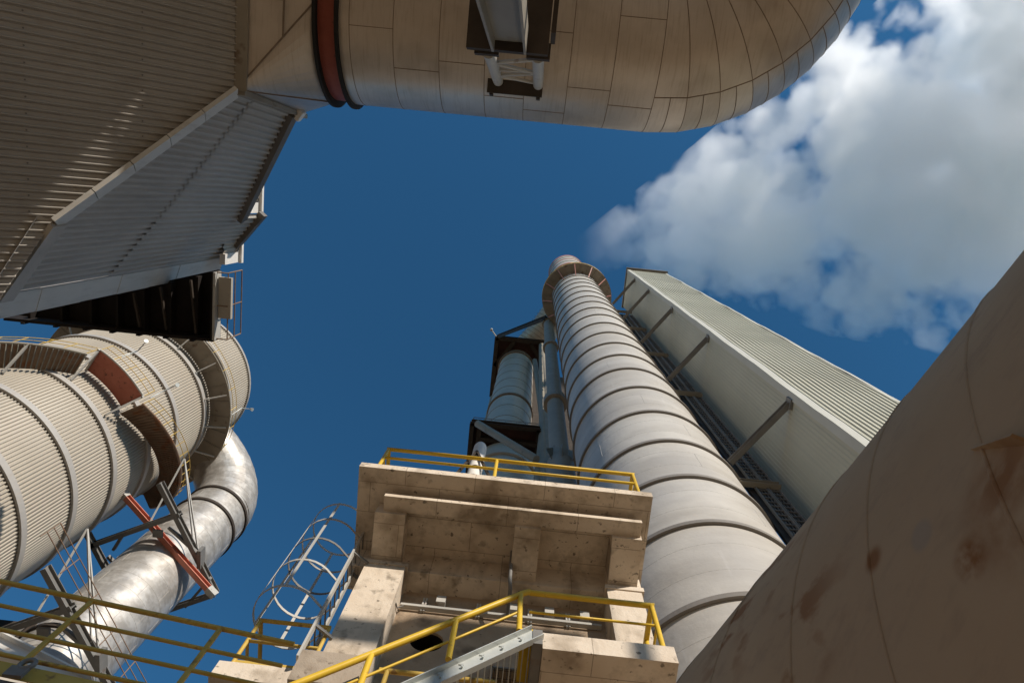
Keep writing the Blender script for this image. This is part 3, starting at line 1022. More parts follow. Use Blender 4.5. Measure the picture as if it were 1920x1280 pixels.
mb = MB()
mb.box((-1.82, 9.6, GZ), (1.99, 9.75, 12.4))
mb.box((-2.5, 7.7, GZ), (-1.85, 11, 12.98))
mb.box((2.05, 7.73, GZ), (2.6, 11, 12.98))
mb.pieces('inner_wall', M_conc, tw_)

# landing slab in front of the tower, and balcony on the left
ln = tag(MB().box((.66, 5.85, 8.70), (2.50, 7.40, 9.06)).build('landing_slab', M_conc), 'concrete landing slab at the head of the steel stair', 'slab')
bal = tag(MB().box((-3.90, 6.84, 8.70), (-2.56, 9.3, 9.06)).build('balcony_slab', M_conc), 'small concrete balcony slab under the caged ladder', 'slab')
lb = MB().box((-2.57, 6.2, 8.0), (-1.7, 6.85, 8.62)).build('stair_corbel', M_conc)
tag(lb, 'short concrete corbel at the foot of the left column', 'corbel')


def straight_rail(name, label, cat, pts, zs, mat, rr, posts, zb_, group=None, toe=None):
    t_ = thing(name, label, cat, (pts[0][0], pts[0][1], zb_), group)
    for z in zs:
        MB().tube([(x, y, z) for x, y in pts], rr[0] if z == max(zs) else rr[1], 12).build('rail', mat, t_)
    for x, y in posts:
        MB().tube([(x, y, zb_), (x, y, max(zs))], rr[0] * .92, 12).build('post', mat, t_)
    if toe:
        b = MB()
        for (xa, ya), (xb, yb) in zip(pts[:-1], pts[1:]):
            b.bar((xa, ya, zb_ + .05), (xb, yb, zb_ + .05), .012, .1)
        b.build('toe_plate', mat, t_)
    return t_


straight_rail('slab_railing', 'yellow two-bar railing along the edge of the top concrete slab', 'railing', [(-2.62, 6.3), (-2.62, 5.36), (2.53, 5.36), (2.53, 8.2)],
              (14.28, 13.78), M_yellow, (.042, .030), [(-2.62, 5.36), (-.33, 5.36), (2.53, 5.36), (2.53, 6.05), (-2.62, 6.2)], ZT)
straight_rail('balcony_railing', 'dull yellow railing with toe plate on the small balcony below the caged ladder', 'railing', [(-3.72, 8.6), (-3.72, 6.88), (-2.6, 6.88)],
              (10.16, 9.62), M_yellowold, (.034, .026), [(-3.72, 6.88), (-2.62, 6.88), (-3.72, 7.6)], 9.06, toe=True)
straight_rail('landing_railing', 'yellow railing at the end of the landing beside the big stack', 'railing', [(.47, 5.9), (2.36, 5.9), (2.36, 7.2)],
              (10.15, 9.62), M_yellow, (.045, .02), [(2.36, 5.9), (2.36, 6.5)], 9.06)

# steel stair up to the landing
stf = thing('steel_stair', 'steel stair with bright yellow handrail and galvanised channel stringers', 'stair', (-1, 6.3, 7))
ux = Vector((-1, 0, -.96)).normalized()
top = Vector((.47, 5.88, 10.15))
MB().tube([top, top + Vector((-.11, 0, -.08)), top + Vector((-.11, 0, -.08)) + ux * 5.2], .046, 16).build('handrail', M_yellow, stf)
for x in (.33, -.57, -1.56, -2.5):
    z = 10.05 + (x - .36) * .96
    b = 9.08 if x > .3 else z - .87
    MB().tube([(x, 5.88, b), (x, 5.88, z)], .042, 14).build('baluster', M_yellow, stf)
for xa, xb in ((.30, -.54), (-.62, -1.53), (-1.61, -2.5)):
    za, zb_ = 9.60 + (xa - .36) * .96, 9.60 + (xb - .36) * .96
    MB().tube([(xa, 5.88, za), (xb, 5.88, zb_)], .019, 8).build('mid_rail', M_yellow, stf)


def channel(y, o):
    b = MB()
    a0, a1 = Vector((.58, y, 8.95)), Vector((.58, y, 8.95)) + ux * 5.0
    nup = Vector((-.69, 0, .72)).normalized()
    if nup.z < 0:
        nup = -nup
    b.bar(a0, a1, .012, .24, nup)
    b.bar(a0 + nup * .12 + Vector((0, o * .04, 0)), a1 + nup * .12 + Vector((0, o * .04, 0)), .09, .014, nup)
    b.bar(a0 - nup * .12 + Vector((0, o * .04, 0)), a1 - nup * .12 + Vector((0, o * .04, 0)), .09, .014, nup)
    for k in range(12):
        p = a0 + ux * (.3 + .34 * k)
        b.tube([p + Vector((0, o * .02, .02)), p + Vector((0, o * .04, .02))], .018, 6, smooth=False)
    return b.build('stringer', M_galv, stf)


channel(5.82, -1)
channel(6.75, 1)
for k in range(12):
    p = Vector((.45, 0, 8.86)) + ux * (.34 * k)
    b = MB()
    for e in (-.13, -.05, .03, .11):
        b.box((p.x + e, 5.84, p.z - .02), (p.x + e + .012, 6.73, p.z + .015))
    b.box((p.x - .13, 5.80, p.z - .05), (p.x - .07, 5.835, p.z - .02))
    b.build('tread', M_galv, stf)
MB().box((.52, 5.80, 8.72), (.655, 6.8, 9.04)).build('head_plate', M_steel, stf)
MB().box((.36, 5.86, 8.98), (.655, 6.6, 9.13)).build('kick_plate', M_yellow, stf)
straight_rail('rear_stair_rail', 'faded yellow rail on the far side of the stair, against the back wall', 'railing', [(-1.62, 6.82), (.1, 6.82)], (9.2,), M_yellowold, (.04, .03), [(-1.5, 6.82)], 8.0)

# wire mesh and yellow hose in the doorway
ms = thing('mesh_guard', 'rusty wire mesh guard in the doorway under the stair', 'mesh', (.4, 7.35, 9))
mb = MB()
for k in range(15):
    x = .05 + k * .066
    mb.tube([(x, 7.36, 8.2), (x, 7.36, 10.3)], .005, 4)
for k in range(11):
    mb.tube([(.02, 7.365, 8.25 + k * .2), (.97, 7.365, 8.25 + k * .2)], .005, 4)
mb.build('wire', M_brownsteel, ms)
mb = MB()
for a, b in (((.0, 7.37, 8.2), (.0, 7.37, 10.34)), ((.97, 7.37, 8.2), (.97, 7.37, 10.34)), ((.5, 7.37, 8.2), (.5, 7.37, 10.34)), ((0, 7.37, 10.32), (.97, 7.37, 10.32))):
    mb.bar(a, b, .03, .03)
mb.pieces('frame_bar', M_steel, ms)
hs = MB().tube([(.15 + .32 * math.cos(a) + .3, 7.62 + .05 * math.sin(3 * a), 9.75 + .35 * math.sin(a)) for a in (R(x) for x in range(-30, 215, 15))], .038, 10)
tag(hs.build('hose', M_yellow), 'yellow hose curled behind the wire mesh guard', 'hose')

# cable tray with junction boxes
ct = thing('cable_tray', 'grey cable tray with four junction boxes across the back wall', 'cable tray', (0, 7.3, 11.9))
mb = MB()
mb.box((-1.76, 7.31, 11.72), (1.9, 7.325, 11.78))
mb.box((-1.76, 7.325, 11.72), (1.9, 7.40, 11.73))
mb.build('tray', M_lsteel, ct)
mb = MB()
for i, dz in enumerate((.02, .05, .09)):
    mb.tube([(-1.75, 7.34 + .025 * i, 11.8 + dz), (1.9, 7.34 + .025 * i, 11.8 + dz)], .012, 6)
mb.tube([(-1.7, 7.33, 11.72), (-1.78, 7.25, 11.5), (-1.79, 7.1, 11.4)], .012, 6)
mb.pieces('cable', M_steel, ct)
for x in (-1.05, .28, .95, 1.6):
    MB().box((x - .085, 7.26, 11.86), (x + .085, 7.41, 12.06)).build('junction_box', M_lsteel, ct)
mb = MB()
for x in (-1.35, -.35, .6, 1.3):
    mb.box((x - .04, 7.36, 11.68), (x - .01, 7.41, 12.1))
    mb.box((x + .01, 7.36, 11.68), (x + .04, 7.41, 12.1))
    for k in range(4):
        mb.box((x - .01, 7.38, 11.7 + k * .1), (x + .01, 7.41, 11.74 + k * .1))
mb.build('slotted_bracket', M_lsteel, ct)
cp = MB().tube([(.17, 6.72, 12.99), (.17, 6.72, 12.0), (.19, 6.8, 11.75), (.19, 7.3, 11.78)], .036, 10)
tag(cp.build('conduit', M_steel), 'thin grey conduit dropping from the slab underside to the cable tray', 'conduit')

# white vent stub on the slab with an angle-iron brace
vt = thing('vent_pipe', 'short white vent pipe with rust marks standing on the top slab', 'pipe', (-.77, 5.64, ZT))
MB().tube([(-.77, 5.64, ZT), (-.77, 5.64, 15.7), (-.77, 5.64, 15.8)], [.15, .15, .13], 24).build('barrel', M_white, vt)
mb = MB()
mb.bar((-1.10, 5.45, 13.5), (-.80, 5.45, 14.95), .06, .045)
mb.bar((-.80, 5.45, 14.95), (-.34, 5.45, 13.21), .06, .045)
mb.bar((-1.10, 5.45, 13.5), (-1.10, 5.45, ZT), .045, .045)
mb.pieces('angle_brace', M_brownsteel, vt)

# caged ladder
lad = thing('caged_ladder', 'grey caged ladder with round hoops rising from the balcony to the top slab', 'ladder', (-2.95, 6.95, 9.06))
for y in (6.68, 7.12):
    MB().bar((-2.78, y, 9.07), (-2.78, y, 13.6), .10, .035, (1, 0, 0)).build('stile', M_lsteel, lad)
mb = MB()
for k in range(15):
    mb.tube([(-2.78, 6.68, 9.35 + .28 * k), (-2.78, 7.12, 9.35 + .28 * k)], .015, 6)
mb.pieces('rung', M_steel, lad)
hc = Vector((-3.36, 6.9, 0))
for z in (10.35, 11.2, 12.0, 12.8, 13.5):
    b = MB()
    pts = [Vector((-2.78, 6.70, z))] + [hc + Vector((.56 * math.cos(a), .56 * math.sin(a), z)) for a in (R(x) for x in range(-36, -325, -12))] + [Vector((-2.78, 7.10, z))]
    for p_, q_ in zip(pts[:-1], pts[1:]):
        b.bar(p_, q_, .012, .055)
    b.build('hoop', M_lsteel if z != 12.0 else M_steel, lad)  # one hoop in darker steel to stand for the shadow on it
for a in (105, 160, 215, 265):
    p = hc + Vector((.565 * math.cos(R(a)), .565 * math.sin(R(a)), 0))
    MB().bar(p + Vector((0, 0, 10.33)), p + Vector((0, 0, 13.53)), .05, .010, (math.cos(R(a)), math.sin(R(a)), 0)).build('cage_strap', M_lsteel, lad)
mb = MB()
for z in (9.9, 12.25):
    for y in (6.68, 7.12):
        mb.bar((-2.78, y, z), (-2.5, y + .2, z), .04, .06)
mb.pieces('wall_bracket', M_steel, lad)

# ------------------------------------------------------------------ big stack
stk = thing('stack', 'giant pale grey banded chimney stack with a ring balcony and red-banded tip, steam above it', 'chimney', (SC.x, SC.y, GZ))
SR = 3.5
o = MB().lathe(SC, [(SR, z) for z in (GZ, 20, 40, 60, 80, 100, 140.5)] + [(SR - .25, 140.5), (SR - .25, 120)], 128).build('shaft', M_stack, stk)
smooth_cut(o, 40)
zr = [8.3, 12.6, 16.9, 21.2, 25.1, 29.15, 33.5, 38.2, 42.7, 46.7, 50.9, 55.2, 59.8, 64.3, 68.8, 73.2, 77.6, 82.2, 87.0, 91.6, 96.0, 100.2]
for z in zr:
    MB().lathe(SC, [(SR + .005, z), (SR + .11, z), (SR + .11, z + .20), (SR + .005, z + .21)], 128, smooth=False).build('stiffener_ring', M_stackring, stk)
mb = MB()
for i, z in enumerate(zr):                    # thin plate joints between the stiffeners
    z2 = zr[i + 1] if i + 1 < len(zr) else 104
    for f_ in (.36, .72):
        mb.ring(SC + Vector((0, 0, z + (z2 - z) * f_)), (0, 0, 1), SR - .002, .006, 96)
    a = -160 + (i * 47) % 110
    for da in (0, 70, 140):
        mb.bar(pol(SC, SR, a + da, z + (z2 - z) * .36), pol(SC, SR, a + da, z + (z2 - z) * .72), .012, .012)
mb.build('plate_seams', M_stackseam, stk)
mb = MB()
mb.lathe(SC, [(SR + .05, 103.2), (5.03, 103.2), (5.03, 103.5), (SR + .05, 103.5)], 72, smooth=False)
for k in range(24):
    mb.bar(pol(SC, SR, k * 15, 103.1), pol(SC, 5.0, k * 15, 103.1), .08, .16)
mb.build('balcony', M_deck, stk)
mb = MB()
for h in (.6, 1.15):
    mb.tube(arc_pts(SC, 5.0, 0, 360, 103.5 + h, 103.5 + h, 72), .04, 6)
for k in range(24):
    mb.tube([pol(SC, 5.0, k * 15, 103.4), pol(SC, 5.0, k * 15, 104.7)], .05, 6)
mb.pieces('balcony_rail', M_yellowold, stk)
for k in range(12):
    a = k * 30 - 130
    MB().bar(pol(SC, SR, a, 101.4), pol(SC, 4.9, a, 103.1), .10, .14).build('balcony_bracket', M_redband, stk)
for z0, z1, mt in ((110, 110.3, M_stackring), (116, 116.3, M_stackring), (122.0, 123.0, M_redband), (127.0, 127.3, M_stackring), (131.5, 132.4, M_redband), (135.5, 135.8, M_stackring), (139.2, 140.6, M_redband)):
    MB().lathe(SC, [(SR + .01, z0), (SR + .07, z0), (SR + .07, z1), (SR + .01, z1)], 96, smooth=False).build('tip_band', mt, stk)

# ------------------------------------------------------------------ clad lift tower, right
lt = thing('lift_tower', 'tall square tower clad in pale green ribbed sheet beside the big stack', 'tower', (14.6, 9.5, GZ))
X0, X1, Y0, Y1, ZTT = 12.2, 17.1, 7.22, 11.9, 92.0
TP = ((0, 0), (.5, 0), (.6, 1), (.9, 1))
nseg = 46


def strip_wall(O, U, N, length, pitch, depth):
    b = MB()
    us = []
    k = 0
    while k * pitch < length:
        for a, d in TP:
            if (k + a) * pitch <= length:
                us.append(((k + a) * pitch, d))
        k += 1
    us.append((length, 0))
    zs = [GZ + (ZTT - GZ) * j / nseg for j in range(nseg + 1)]
    vs = []
    for z in zs:
        for u, d in us:
            w = .014 * math.sin(z * .55 + u * .5) + .008 * math.sin(z * 1.23 + .7 * u + 1)
            vs.append(Vector(O) + Vector(U) * u + Vector(N) * (d * depth + w) + Vector((0, 0, z)))
    n = len(us)
    return b.add(vs, [(j * n + i, j * n + i + 1, (j + 1) * n + i + 1, (j + 1) * n + i) for j in range(nseg) for i in range(n - 1)])


strip_wall((X0, Y0, 0), (1, 0, 0), (0, -1, 0), X1 - X0, .30, .06).build('front_cladding', M_tower, lt)
strip_wall((X0, Y0, 0), (0, 1, 0), (-1, 0, 0), Y1 - Y0, .20, .012).build('side_cladding', M_tower, lt)
mb = MB()
mb.add([(X1, Y0, GZ), (X1, Y1, GZ), (X1, Y1, ZTT), (X1, Y0, ZTT), (X0, Y1, GZ), (X0, Y1, ZTT)], [(0, 1, 2, 3), (1, 4, 5, 2)])
mb.build('rear_walls', M_tower, lt)
mb = MB()
zs = [GZ + (ZTT - GZ) * j / nseg for j in range(nseg + 1)]
for xc, dx in ((X0, 1), (X1, -1)):
    vs = []
    for z in zs:
        w = .018 * math.sin(z * .55) + .014 * math.sin(z * 1.23 + 1)
        vs += [(xc - .075 * dx, Y0 + .30, z), (xc - .075 * dx, Y0 - .085 - w, z), (xc + (.36 if dx > 0 else -.12), Y0 - .085 - w, z)]
    mb.add(vs, [(3 * j + i, 3 * j + i + 1, 3 * j + i + 4, 3 * j + i + 3) for j in range(nseg) for i in range(2)])
mb.build('corner_flashing', M_towertrim, lt)
mb = MB()
mb.box((X0 - .15, Y0 - .35, ZTT), (X1 + .2, Y1 + .2, ZTT + .5))
mb.build('roof', M_eave, lt)
# struts between stack and tower
for i, z in enumerate((31.5, 47.3, 60.4, 73.5, 84.4)):
    a = Vector((12.12, 7.68, z))
    b = Vector((9.93, 10.75, z))
    s_ = thing('tie_strut', ('lowest and largest', 'second from the bottom', 'middle', 'second from the top', 'topmost')[i] + ' grey strut between the lift tower and the big stack', 'strut', tuple(a), 'struts between stack and lift tower')
    MB().ibeam(a, b, .26, .3, .03).build('beam', M_steel, s_)
    MB().box((12.06, 7.45, z - .3), (12.17, 7.92, z + .3)).build('fixing_plate', M_steel, s_)

# cable ladders between stack and tower
cl = thing('cable_ladder', 'dark vertical twin cable ladder running up between the big stack and the lift tower', 'cable ladder', (11, 10.9, GZ))
for x in (10.42, 10.9, 10.98, 11.44):
    MB().bar((x, 10.95, GZ), (x, 10.95, 78), .05, .12, (0, 1, 0)).build('rail', M_steel, cl)
near, mb = MB(), MB()
z = 12.6
while z < 78:                       # the hundred rungs that show largest one by one, the rest as one part
    for xa, xb in ((10.42, 10.9), (10.98, 11.44)):
        (near if len(near.cut) < 100 else mb).bar((xa, 10.95, z), (xb, 10.95, z), .05, .05)
    z += .42
near.pieces('rung', M_steel, cl)
mb.build('far_rungs', M_steel, cl)['kind'] = 'stuff'
mb = MB()
for x in (10.5, 10.58, 10.66, 10.8, 11.1, 11.18, 11.3):
    mb.tube([(x, 11.02, GZ), (x, 11.02, 77.5)], .025, 6)
mb.pieces('cable', M_steel, cl)
for z in (15.6, 29.3, 44.2, 56.2, 68, 79):
    MB().ibeam((9.7, 10.82, z), (11.5, 10.82, z), .26, .34, .03).build('support_beam', M_green, cl)
MB().box((10.2, 11.1, GZ), (11.7, 11.25, 79)).build('back_plate', M_brownsteel, cl)

# ------------------------------------------------------------------ preheater steelwork behind the concrete tower
ph = thing('preheater_structure', 'dark steel preheater structure with two decks behind the concrete tower', 'steel structure', (0, 24, GZ))
D1, D2 = 104.4, 62.6
mb = MB()
mb.box((-4.05, 20.3, D1), (3.3, 29, D1 + .3))
mb.build('upper_deck', M_darkred, ph)
mb = MB()
for a, b in (((-4.25, 20, D1 - .3), (3.6, 20, D1 - .3)), ((-4.15, 20, D1 - .3), (-4.15, 29, D1 - .3)), ((-4.1, 24.2, D1 - .3), (-1.5, 20.3, D1 - .3)), ((1.0, 20.4, D1 - .3), (3.2, 23.5, D1 - .3)), ((3.2, 20, D1 - .3), (3.2, 29, D1 - .3)), ((-4.2, 29, D1 - .3), (3.4, 29, D1 - .3))):
    mb.ibeam(a, b, .6, .9, .08)
mb.pieces('upper_deck_beam', M_brownsteel, ph)
mb = MB()
mb.box((-3.95, 20.2, D2), (2.05, 30, D2 + .2))
mb.build('lower_deck', M_darkred, ph)
mb = MB()
for a, b in (((-4.1, 20, D2 - .3), (2.2, 20, D2 - .3)), ((-4.0, 20, D2 - .3), (-4.0, 30, D2 - .3)), ((-3.3, 20.2, D2 - .35), (-3.3, 30, D2 - .35)), ((-3.2, 21.4, D2 - .4), (2.2, 21.4, D2 - .4)), ((2.1, 20, D2 - .3), (2.1, 30, D2 - .3))):
    mb.ibeam(a, b, .4, .7, .06)
mb.pieces('lower_deck_beam', M_brownsteel, ph)
mb = MB()
for h in (.5, 1.1):
    mb.tube([(-4.0, 29, D2 + .2 + h), (-4.0, 20, D2 + .2 + h), (2.1, 20, D2 + .2 + h)], .035, 6)
for x in range(-4, 3, 1):
    mb.tube([(x, 20, D2 + .2), (x, 20, D2 + 1.3)], .035, 6)
mb.pieces('deck_rail', M_steel, ph)
for x, y, r_ in ((-4.0, 29, .3), (3.0, 29, .3)):
    MB().tube([(x, y, GZ), (x, y, D1)], r_, 12).build('column', M_green, ph)
for x, y, r_ in ((2.55, 20.4, .42),):
    MB().tube([(x, y, GZ), (x, y, D1)], r_, 16).build('column', M_green, ph)
mb = MB()
mb.tube([(2.7, 20.5, 30), (3.1, 20.2, 80), (2.6, 20.4, 104)], .42, 12)
mb.tube([(1.9, 20.6, 46), (2.6, 20.4, 66)], .36, 12)
mb.tube([(2.6, 20.6, 66), (1.7, 22, 100)], .36, 12)
mb.pieces('diagonal_brace', M_green, ph)
MB().tube([(-3.45, 19.75, 61.3), (1.85, 19.75, 53.8)], .33, 16).build('diagonal_brace', M_green, ph)
MB().box((1.5, 24.0, 30), (6.3, 28, 100)).build('cladding_panel', M_brownsteel, ph)
# strut to the stack balcony and a lamp arm
MB().ibeam((-4.2, 20, D1 + .5), (2.12, 13.05, 83.2), .4, .56, .05).build('stack_tie', M_brownsteel, ph)
mb = MB().tube([(-4.2, 20, D1), (-5.1, 19.0, D1 + .3)], .09, 8)
mb.tube([(-5.1, 19.0, D1 + .1), (-5.1, 19.0, D1 + .6)], .2, 8)
mb.pieces('lamp_arm', M_lsteel, ph)
# cyclone riser vessel between decks
cy_ = thing('cyclone_duct', 'shiny silver vertical duct standing between the two dark preheater decks', 'duct', (-.84, 24, D2))
cc = Vector((-.84, 24.0, 0))
MB().lathe(cc, [(2.5, D2 + .2), (2.5, D1)], 64).build('shaft', M_cyc, cy_)
mb = MB()
z = D2 + 4
while z < D1:
    mb.ring(cc + Vector((0, 0, z)), (0, 0, 1), 2.5, .04, 48)
    z += 4.0
mb.ring(cc + Vector((0, 0, 79)), (0, 0, 1), 2.55, .1, 48, True, .5)
mb.ring(cc + Vector((0, 0, D1 - 2.2)), (0, 0, 1), 2.6, .12, 48, True, .5)
mb.build('rings', M_seam, cy_)
pts = [cc + Vector((0, 0, D1 + .4)), cc + Vector((.2, -.3, D1 + 3)), cc + Vector((1.6, -1.9, D1 + 5.4)), cc + Vector((3.6, -4.4, D1 + 6.6)), cc + Vector((6.0, -8.5, D1 + 8))]
o = MB().tube(pts, 2.3, 48, False).build('top_bend', M_cyc, cy_)
smooth_cut(o, 8)
mb = MB()
for i in range(14):
    p = pts[2].lerp(pts[4], i / 13)
    mb.ring(p, pts[4] - pts[2], 2.3, .025, 40)
mb.build('bend_seams', M_seam, o)
ve = thing('lower_vessel', 'round grey vessel with a flange under the lower preheater deck', 'vessel', (-.6, 24, 40))
vc = Vector((-.65, 24.4, 0))
o = MB().lathe(vc, [(3.0, 61.9), (3.0, 58), (2.6, 50), (1.2, 42), (1.2, 30)], 64).build('shell', M_lsteel, ve)
MB().lathe(vc, [(3.02, 58.6), (3.25, 58.6), (3.25, 59.2), (3.02, 59.2)], 64, smooth=False).build('flange', M_lsteel, ve)
MB().box((-1.5, 23.5, 20), (.2, 25.2, 30)).build('outlet', M_steel, ve)
for t_ in (ph, cy_, ve):       # preheater scaled up about the camera, partly out of the stack's shadow
    t_.location *= 1.25
    t_.scale = (1.25, 1.25, 1.25)
gp = thing('green_downpipe', 'thick grey-green vertical pipe with collars close beside the big stack', 'pipe', (3.25, 17.2, GZ))
gc = Vector((3.25, 17.2, 0))
MB().tube([gc + Vector((0, 0, GZ)), gc + Vector((0, 0, 46))], .95, 32).build('lower_pipe', M_green, gp)
MB().tube([gc + Vector((0, 0, 46)), gc + Vector((0, 0, 110))], .72, 32).build('upper_pipe', M_green, gp)
for z, r_ in ((61, 1.05), (86, .95), (104, .95)):
    MB().lathe(gc, [(.7, z), (r_, z), (r_, z + 1.4), (.7, z + 1.4)], 32, smooth=False).build('collar', M_green, gp)
mb = MB()
for k in range(8):
    a = k * 45
    mb.prism([pol(gc, .9, a, 45.2), pol(gc, 1.55, a, 46.2), pol(gc, .72, a, 48.2)], (.03, .03, 0))
mb.pieces('fin', M_green, gp)

# ------------------------------------------------------------------ near pipe at the right
np_ = thing('near_pipe', 'huge dusty beige pipe with rust streaks rising across the right foreground', 'pipe', (2.1, 0, GZ))
k_ = 2.2
ax = Vector((math.cos(R(26.6)) * math.cos(R(100.8)), math.cos(R(26.6)) * math.sin(R(100.8)), math.sin(R(26.6))))
p0 = Vector((.957, .035, .288)) * k_
NR = .6 * k_
u0 = 0.02 * k_
start = p0 + ax * u0
dirs = [Vector((.45, -.78, -.25)).normalized(), Vector((.85, -.42, -.33)).normalized(), Vector((.75, -.1, -.65)).normalized()]
low = [start + dirs[0] * .9, start + dirs[0] * .9 + dirs[1] * 1.0, start + dirs[0] * .9 + dirs[1] * 1.0 + dirs[2] * 1.3]
end = p0 + ax * 5.4
o = MB().tube([start, end], NR, 128).build('barrel', M_nearpipe, np_)
smooth_cut(o, 30)
o = MB().tube([low[2], low[1], low[0], start], NR, 96).build('lower_bend', M_nearpipe, np_)
smooth_cut(o, 12)
mb = MB()
for u in (.292, .441, .582, .80, 1.05):
    mb.ring(p0 + ax * (u * k_), ax, NR - .001, .0045, 128)
mb.build('weld_seams', M_nearpipe, np_)
mb = MB()
q = p0 + ax * (.29 * k_)
rad = (-q.normalized() - ax * (-q.normalized()).dot(ax)).normalized()
side = ax.cross(rad)
ang = R(-18)
rd = (rad * math.cos(ang) + side * math.sin(ang)).normalized()
tg = ax.cross(rd)
for pa, pb in (((.734, .314, 1.114), (.732, .262, .995)),):
    pa, pb = Vector(pa), Vector(pb)
    na = ((pa - p0) - ax * (pa - p0).dot(ax)).normalized()
    dn = ax.cross(na) * .004
    mb.prism([pa - na * .02, pb - na * .02, pb + na * .03, pa + na * .006], ax * .006)
mb.build('lug_plate', M_nearpipe, np_)

# ------------------------------------------------------------------ unseen boxes added towards the sun to cast shadows into the frame
wt = thing('pipe_shade_box', 'unseen grey box on legs, added to shade the near pipe', 'tank', (7.65, -9.9, GZ))  # added only to keep the sun off the rim of the near pipe
MB().box((6.2, -10.6, 4.9), (9.2, -9.3, 8.4)).build('casing', M_lsteel, wt)
for x in (6.4, 9.0):
    for y in (-10.5, -9.4):
        MB().bar((x, y, GZ), (x, y, 4.9), .14).build('leg', M_steel, wt)
pg = thing('railing_shade_box', 'unseen raised box on slim legs, added to shade the walkway railing', 'shade box', (8, -13, GZ))  # added so that the walkway railing lies in shadow
MB().box((5.2, -13.4, 12.9), (11.6, -12.6, 14.9)).build('casing', M_lsteel, pg)
for x in (5.6, 11.2):
    MB().ibeam((x, -13, GZ), (x, -13, 12.9), .25, .25, .03).build('leg', M_steel, pg)
db = thing('tower_shade_box', 'unseen grey box and thin pipe on legs, added to shade the concrete tower', 'dust collector', (13.7, -14, GZ))  # added: box and pipe shade the back wall and left column
MB().box((12.2, -14.3, 19.2), (15.2, -13.5, 21.2)).build('casing', M_lsteel, db)
MB().prism([(12.8, -14.2, 19.2), (14.6, -14.2, 19.2), (13.8, -14.0, 18.5), (13.6, -14.0, 18.5)], (0, .6, 0)).build('hopper', M_lsteel, db)  # tapered underside of the added box
MB().tube([(12.2, -14.0, 19.75), (6.5, -14.0, 19.75), (4.5, -16, 19.75), (4.5, -30, 19.75)], .30, 16).build('shade_pipe', M_lsteel, db)
for x in (12.35, 15.05):
    MB().ibeam((x, -14.2, GZ), (x, -14.2, 19.2), .16, .25, .03).build('leg', M_steel, db)

ab = thing('soffit_shade_box', 'unseen grey box on legs, added to shade the soffit except for a streak', 'shade box', (-5, -15, GZ))  # added: shades the soffit and leaves a narrow sunlit streak
MB().box((-9, -16.4, 21.2), (-.9, -14.0, 23.76)).build('casing', M_lsteel, ab)
MB().box((-9.05, -16.45, 23.77), (-.85, -14.0, 23.84)).build('roof', M_eave, ab)
MB().prism([(-2.1, -14, 23.85), (-2.5, -14, 24.35), (-3.9, -14, 25.6), (-9, -14, 25.6), (-9, -14, 23.85)], (0, -2, 0)).build('shade_wedge', M_lsteel, ab)  # slanted end shapes the edge of the sunlit streak
for x in (-8, -2):
    MB().ibeam((x, -15.2, GZ), (x, -15.2, 21.2), .4, .4, .04).build('leg', M_steel, ab)

# ------------------------------------------------------------------ steam plume
src = Vector((8.0, 12.0, 142.0))
pd = Vector((.955, -.34, .12)).normalized()
LEN = 122.0
me = bpy.data.meshes.new('steam_plume')
ns, seg = 12, 20
vs = []
rad_of = lambda x: 4.5 + .40 * x
for i in range(ns + 1):
    x = LEN * i / ns
    for j in range(seg):
        a = 2 * PI * j / seg
        r_ = rad_of(x) * 1.12
        vs.append((x, r_ * math.cos(a), r_ * math.sin(a) * .75))
fs = [(i * seg + j, i * seg + (j + 1) % seg, (i + 1) * seg + (j + 1) % seg, (i + 1) * seg + j) for i in range(ns) for j in range(seg)]
fs += [tuple(reversed(range(seg))), tuple(ns * seg + j for j in range(seg))]
me.from_pydata(vs, [], fs)
plume = bpy.data.objects.new('steam_plume', me)
C.objects.link(plume)
ex = pd
ey = Vector((0, 0, 1)).cross(ex).normalized()
ez = ex.cross(ey)
pm = Matrix((ex, ey, ez)).transposed().to_4x4()
pm.translation = src
plume.matrix_world = pm
tag(plume, 'billowing white steam plume drifting off the top of the big stack', 'steam', kind='stuff')
mt = bpy.data.materials.new('steam')
mt.use_nodes = True
nt = mt.node_tree
nt.nodes.remove(nt.nodes['Principled BSDF'])
out = nt.nodes['Material Output']
pv = nt.nodes.new('ShaderNodeVolumePrincipled')
pv.inputs['Color'].default_value = (1, 1, 1, 1)
pv.inputs['Anisotropy'].default_value = 0.55
nt.links.new(pv.outputs[0], out.inputs['Volume'])
tcn = nt.nodes.new('ShaderNodeTexCoord')
sep = nt.nodes.new('ShaderNodeSeparateXYZ')
nt.links.new(tcn.outputs['Object'], sep.inputs[0])


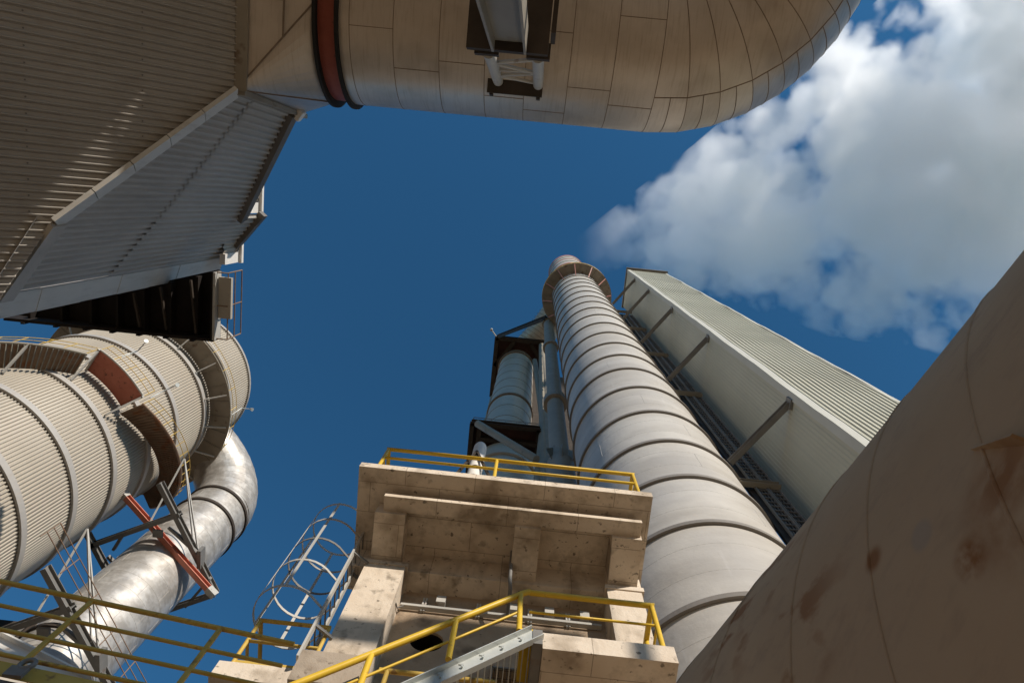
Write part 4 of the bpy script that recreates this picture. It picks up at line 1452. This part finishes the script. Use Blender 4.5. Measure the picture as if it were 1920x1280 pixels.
def mth(op, a, b=None, clamp=False):
    n = nt.nodes.new('ShaderNodeMath')
    n.operation = op
    n.use_clamp = clamp
    for i, v in enumerate((a, b)):
        if v is None:
            continue
        if isinstance(v, (int, float)):
            n.inputs[i].default_value = v
        else:
            nt.links.new(v, n.inputs[i])
    return n.outputs[0]


X, Y, Z = sep.outputs
rx = mth('ADD', mth('MULTIPLY', X, .40), 4.5)
zz_ = mth('MULTIPLY', Z, 1.333)
dist = mth('DIVIDE', mth('SQRT', mth('ADD', mth('MULTIPLY', Y, Y), mth('MULTIPLY', zz_, zz_))), rx)
n1 = nt.nodes.new('ShaderNodeTexNoise')
n1.inputs['Scale'].default_value = .045
n1.inputs['Detail'].default_value = 3
n1.inputs['Roughness'].default_value = .6
n1.inputs['Distortion'].default_value = .2
nt.links.new(tcn.outputs['Object'], n1.inputs[0])
vo = nt.nodes.new('ShaderNodeTexVoronoi')
vo.feature = 'F1'
vo.inputs['Scale'].default_value = .085
vo.inputs['Detail'].default_value = 1.6
vo.inputs['Roughness'].default_value = .55
vo.inputs['Lacunarity'].default_value = 2.3
wv = nt.nodes.new('ShaderNodeVectorMath')        # warp the billows so that no cell shows
wv.operation = 'MULTIPLY_ADD'
wv.inputs[1].default_value = (7, 7, 7)
nt.links.new(n1.outputs['Color'], wv.inputs[0])
nt.links.new(tcn.outputs['Object'], wv.inputs[2])
nt.links.new(wv.outputs[0], vo.inputs['Vector'])
val = mth('ADD', mth('SUBTRACT', 1.31, dist), mth('MULTIPLY', mth('SUBTRACT', n1.outputs[0], .5), 2.6))
val = mth('ADD', val, mth('MULTIPLY', mth('SUBTRACT', .52, vo.outputs['Distance']), 1.3))
den = mth('MULTIPLY', val, 3.2, True)
fade = nt.nodes.new('ShaderNodeMapRange')
fade.interpolation_type = 'SMOOTHSTEP'
fade.inputs[1].default_value = 1
fade.inputs[2].default_value = 22
nt.links.new(X, fade.inputs[0])
den = mth('MULTIPLY', mth('MULTIPLY', den, fade.outputs[0]), .15)
nt.links.new(den, pv.inputs['Density'])
me.materials.append(mt)
mt.cycles.volume_step_rate = 0.34
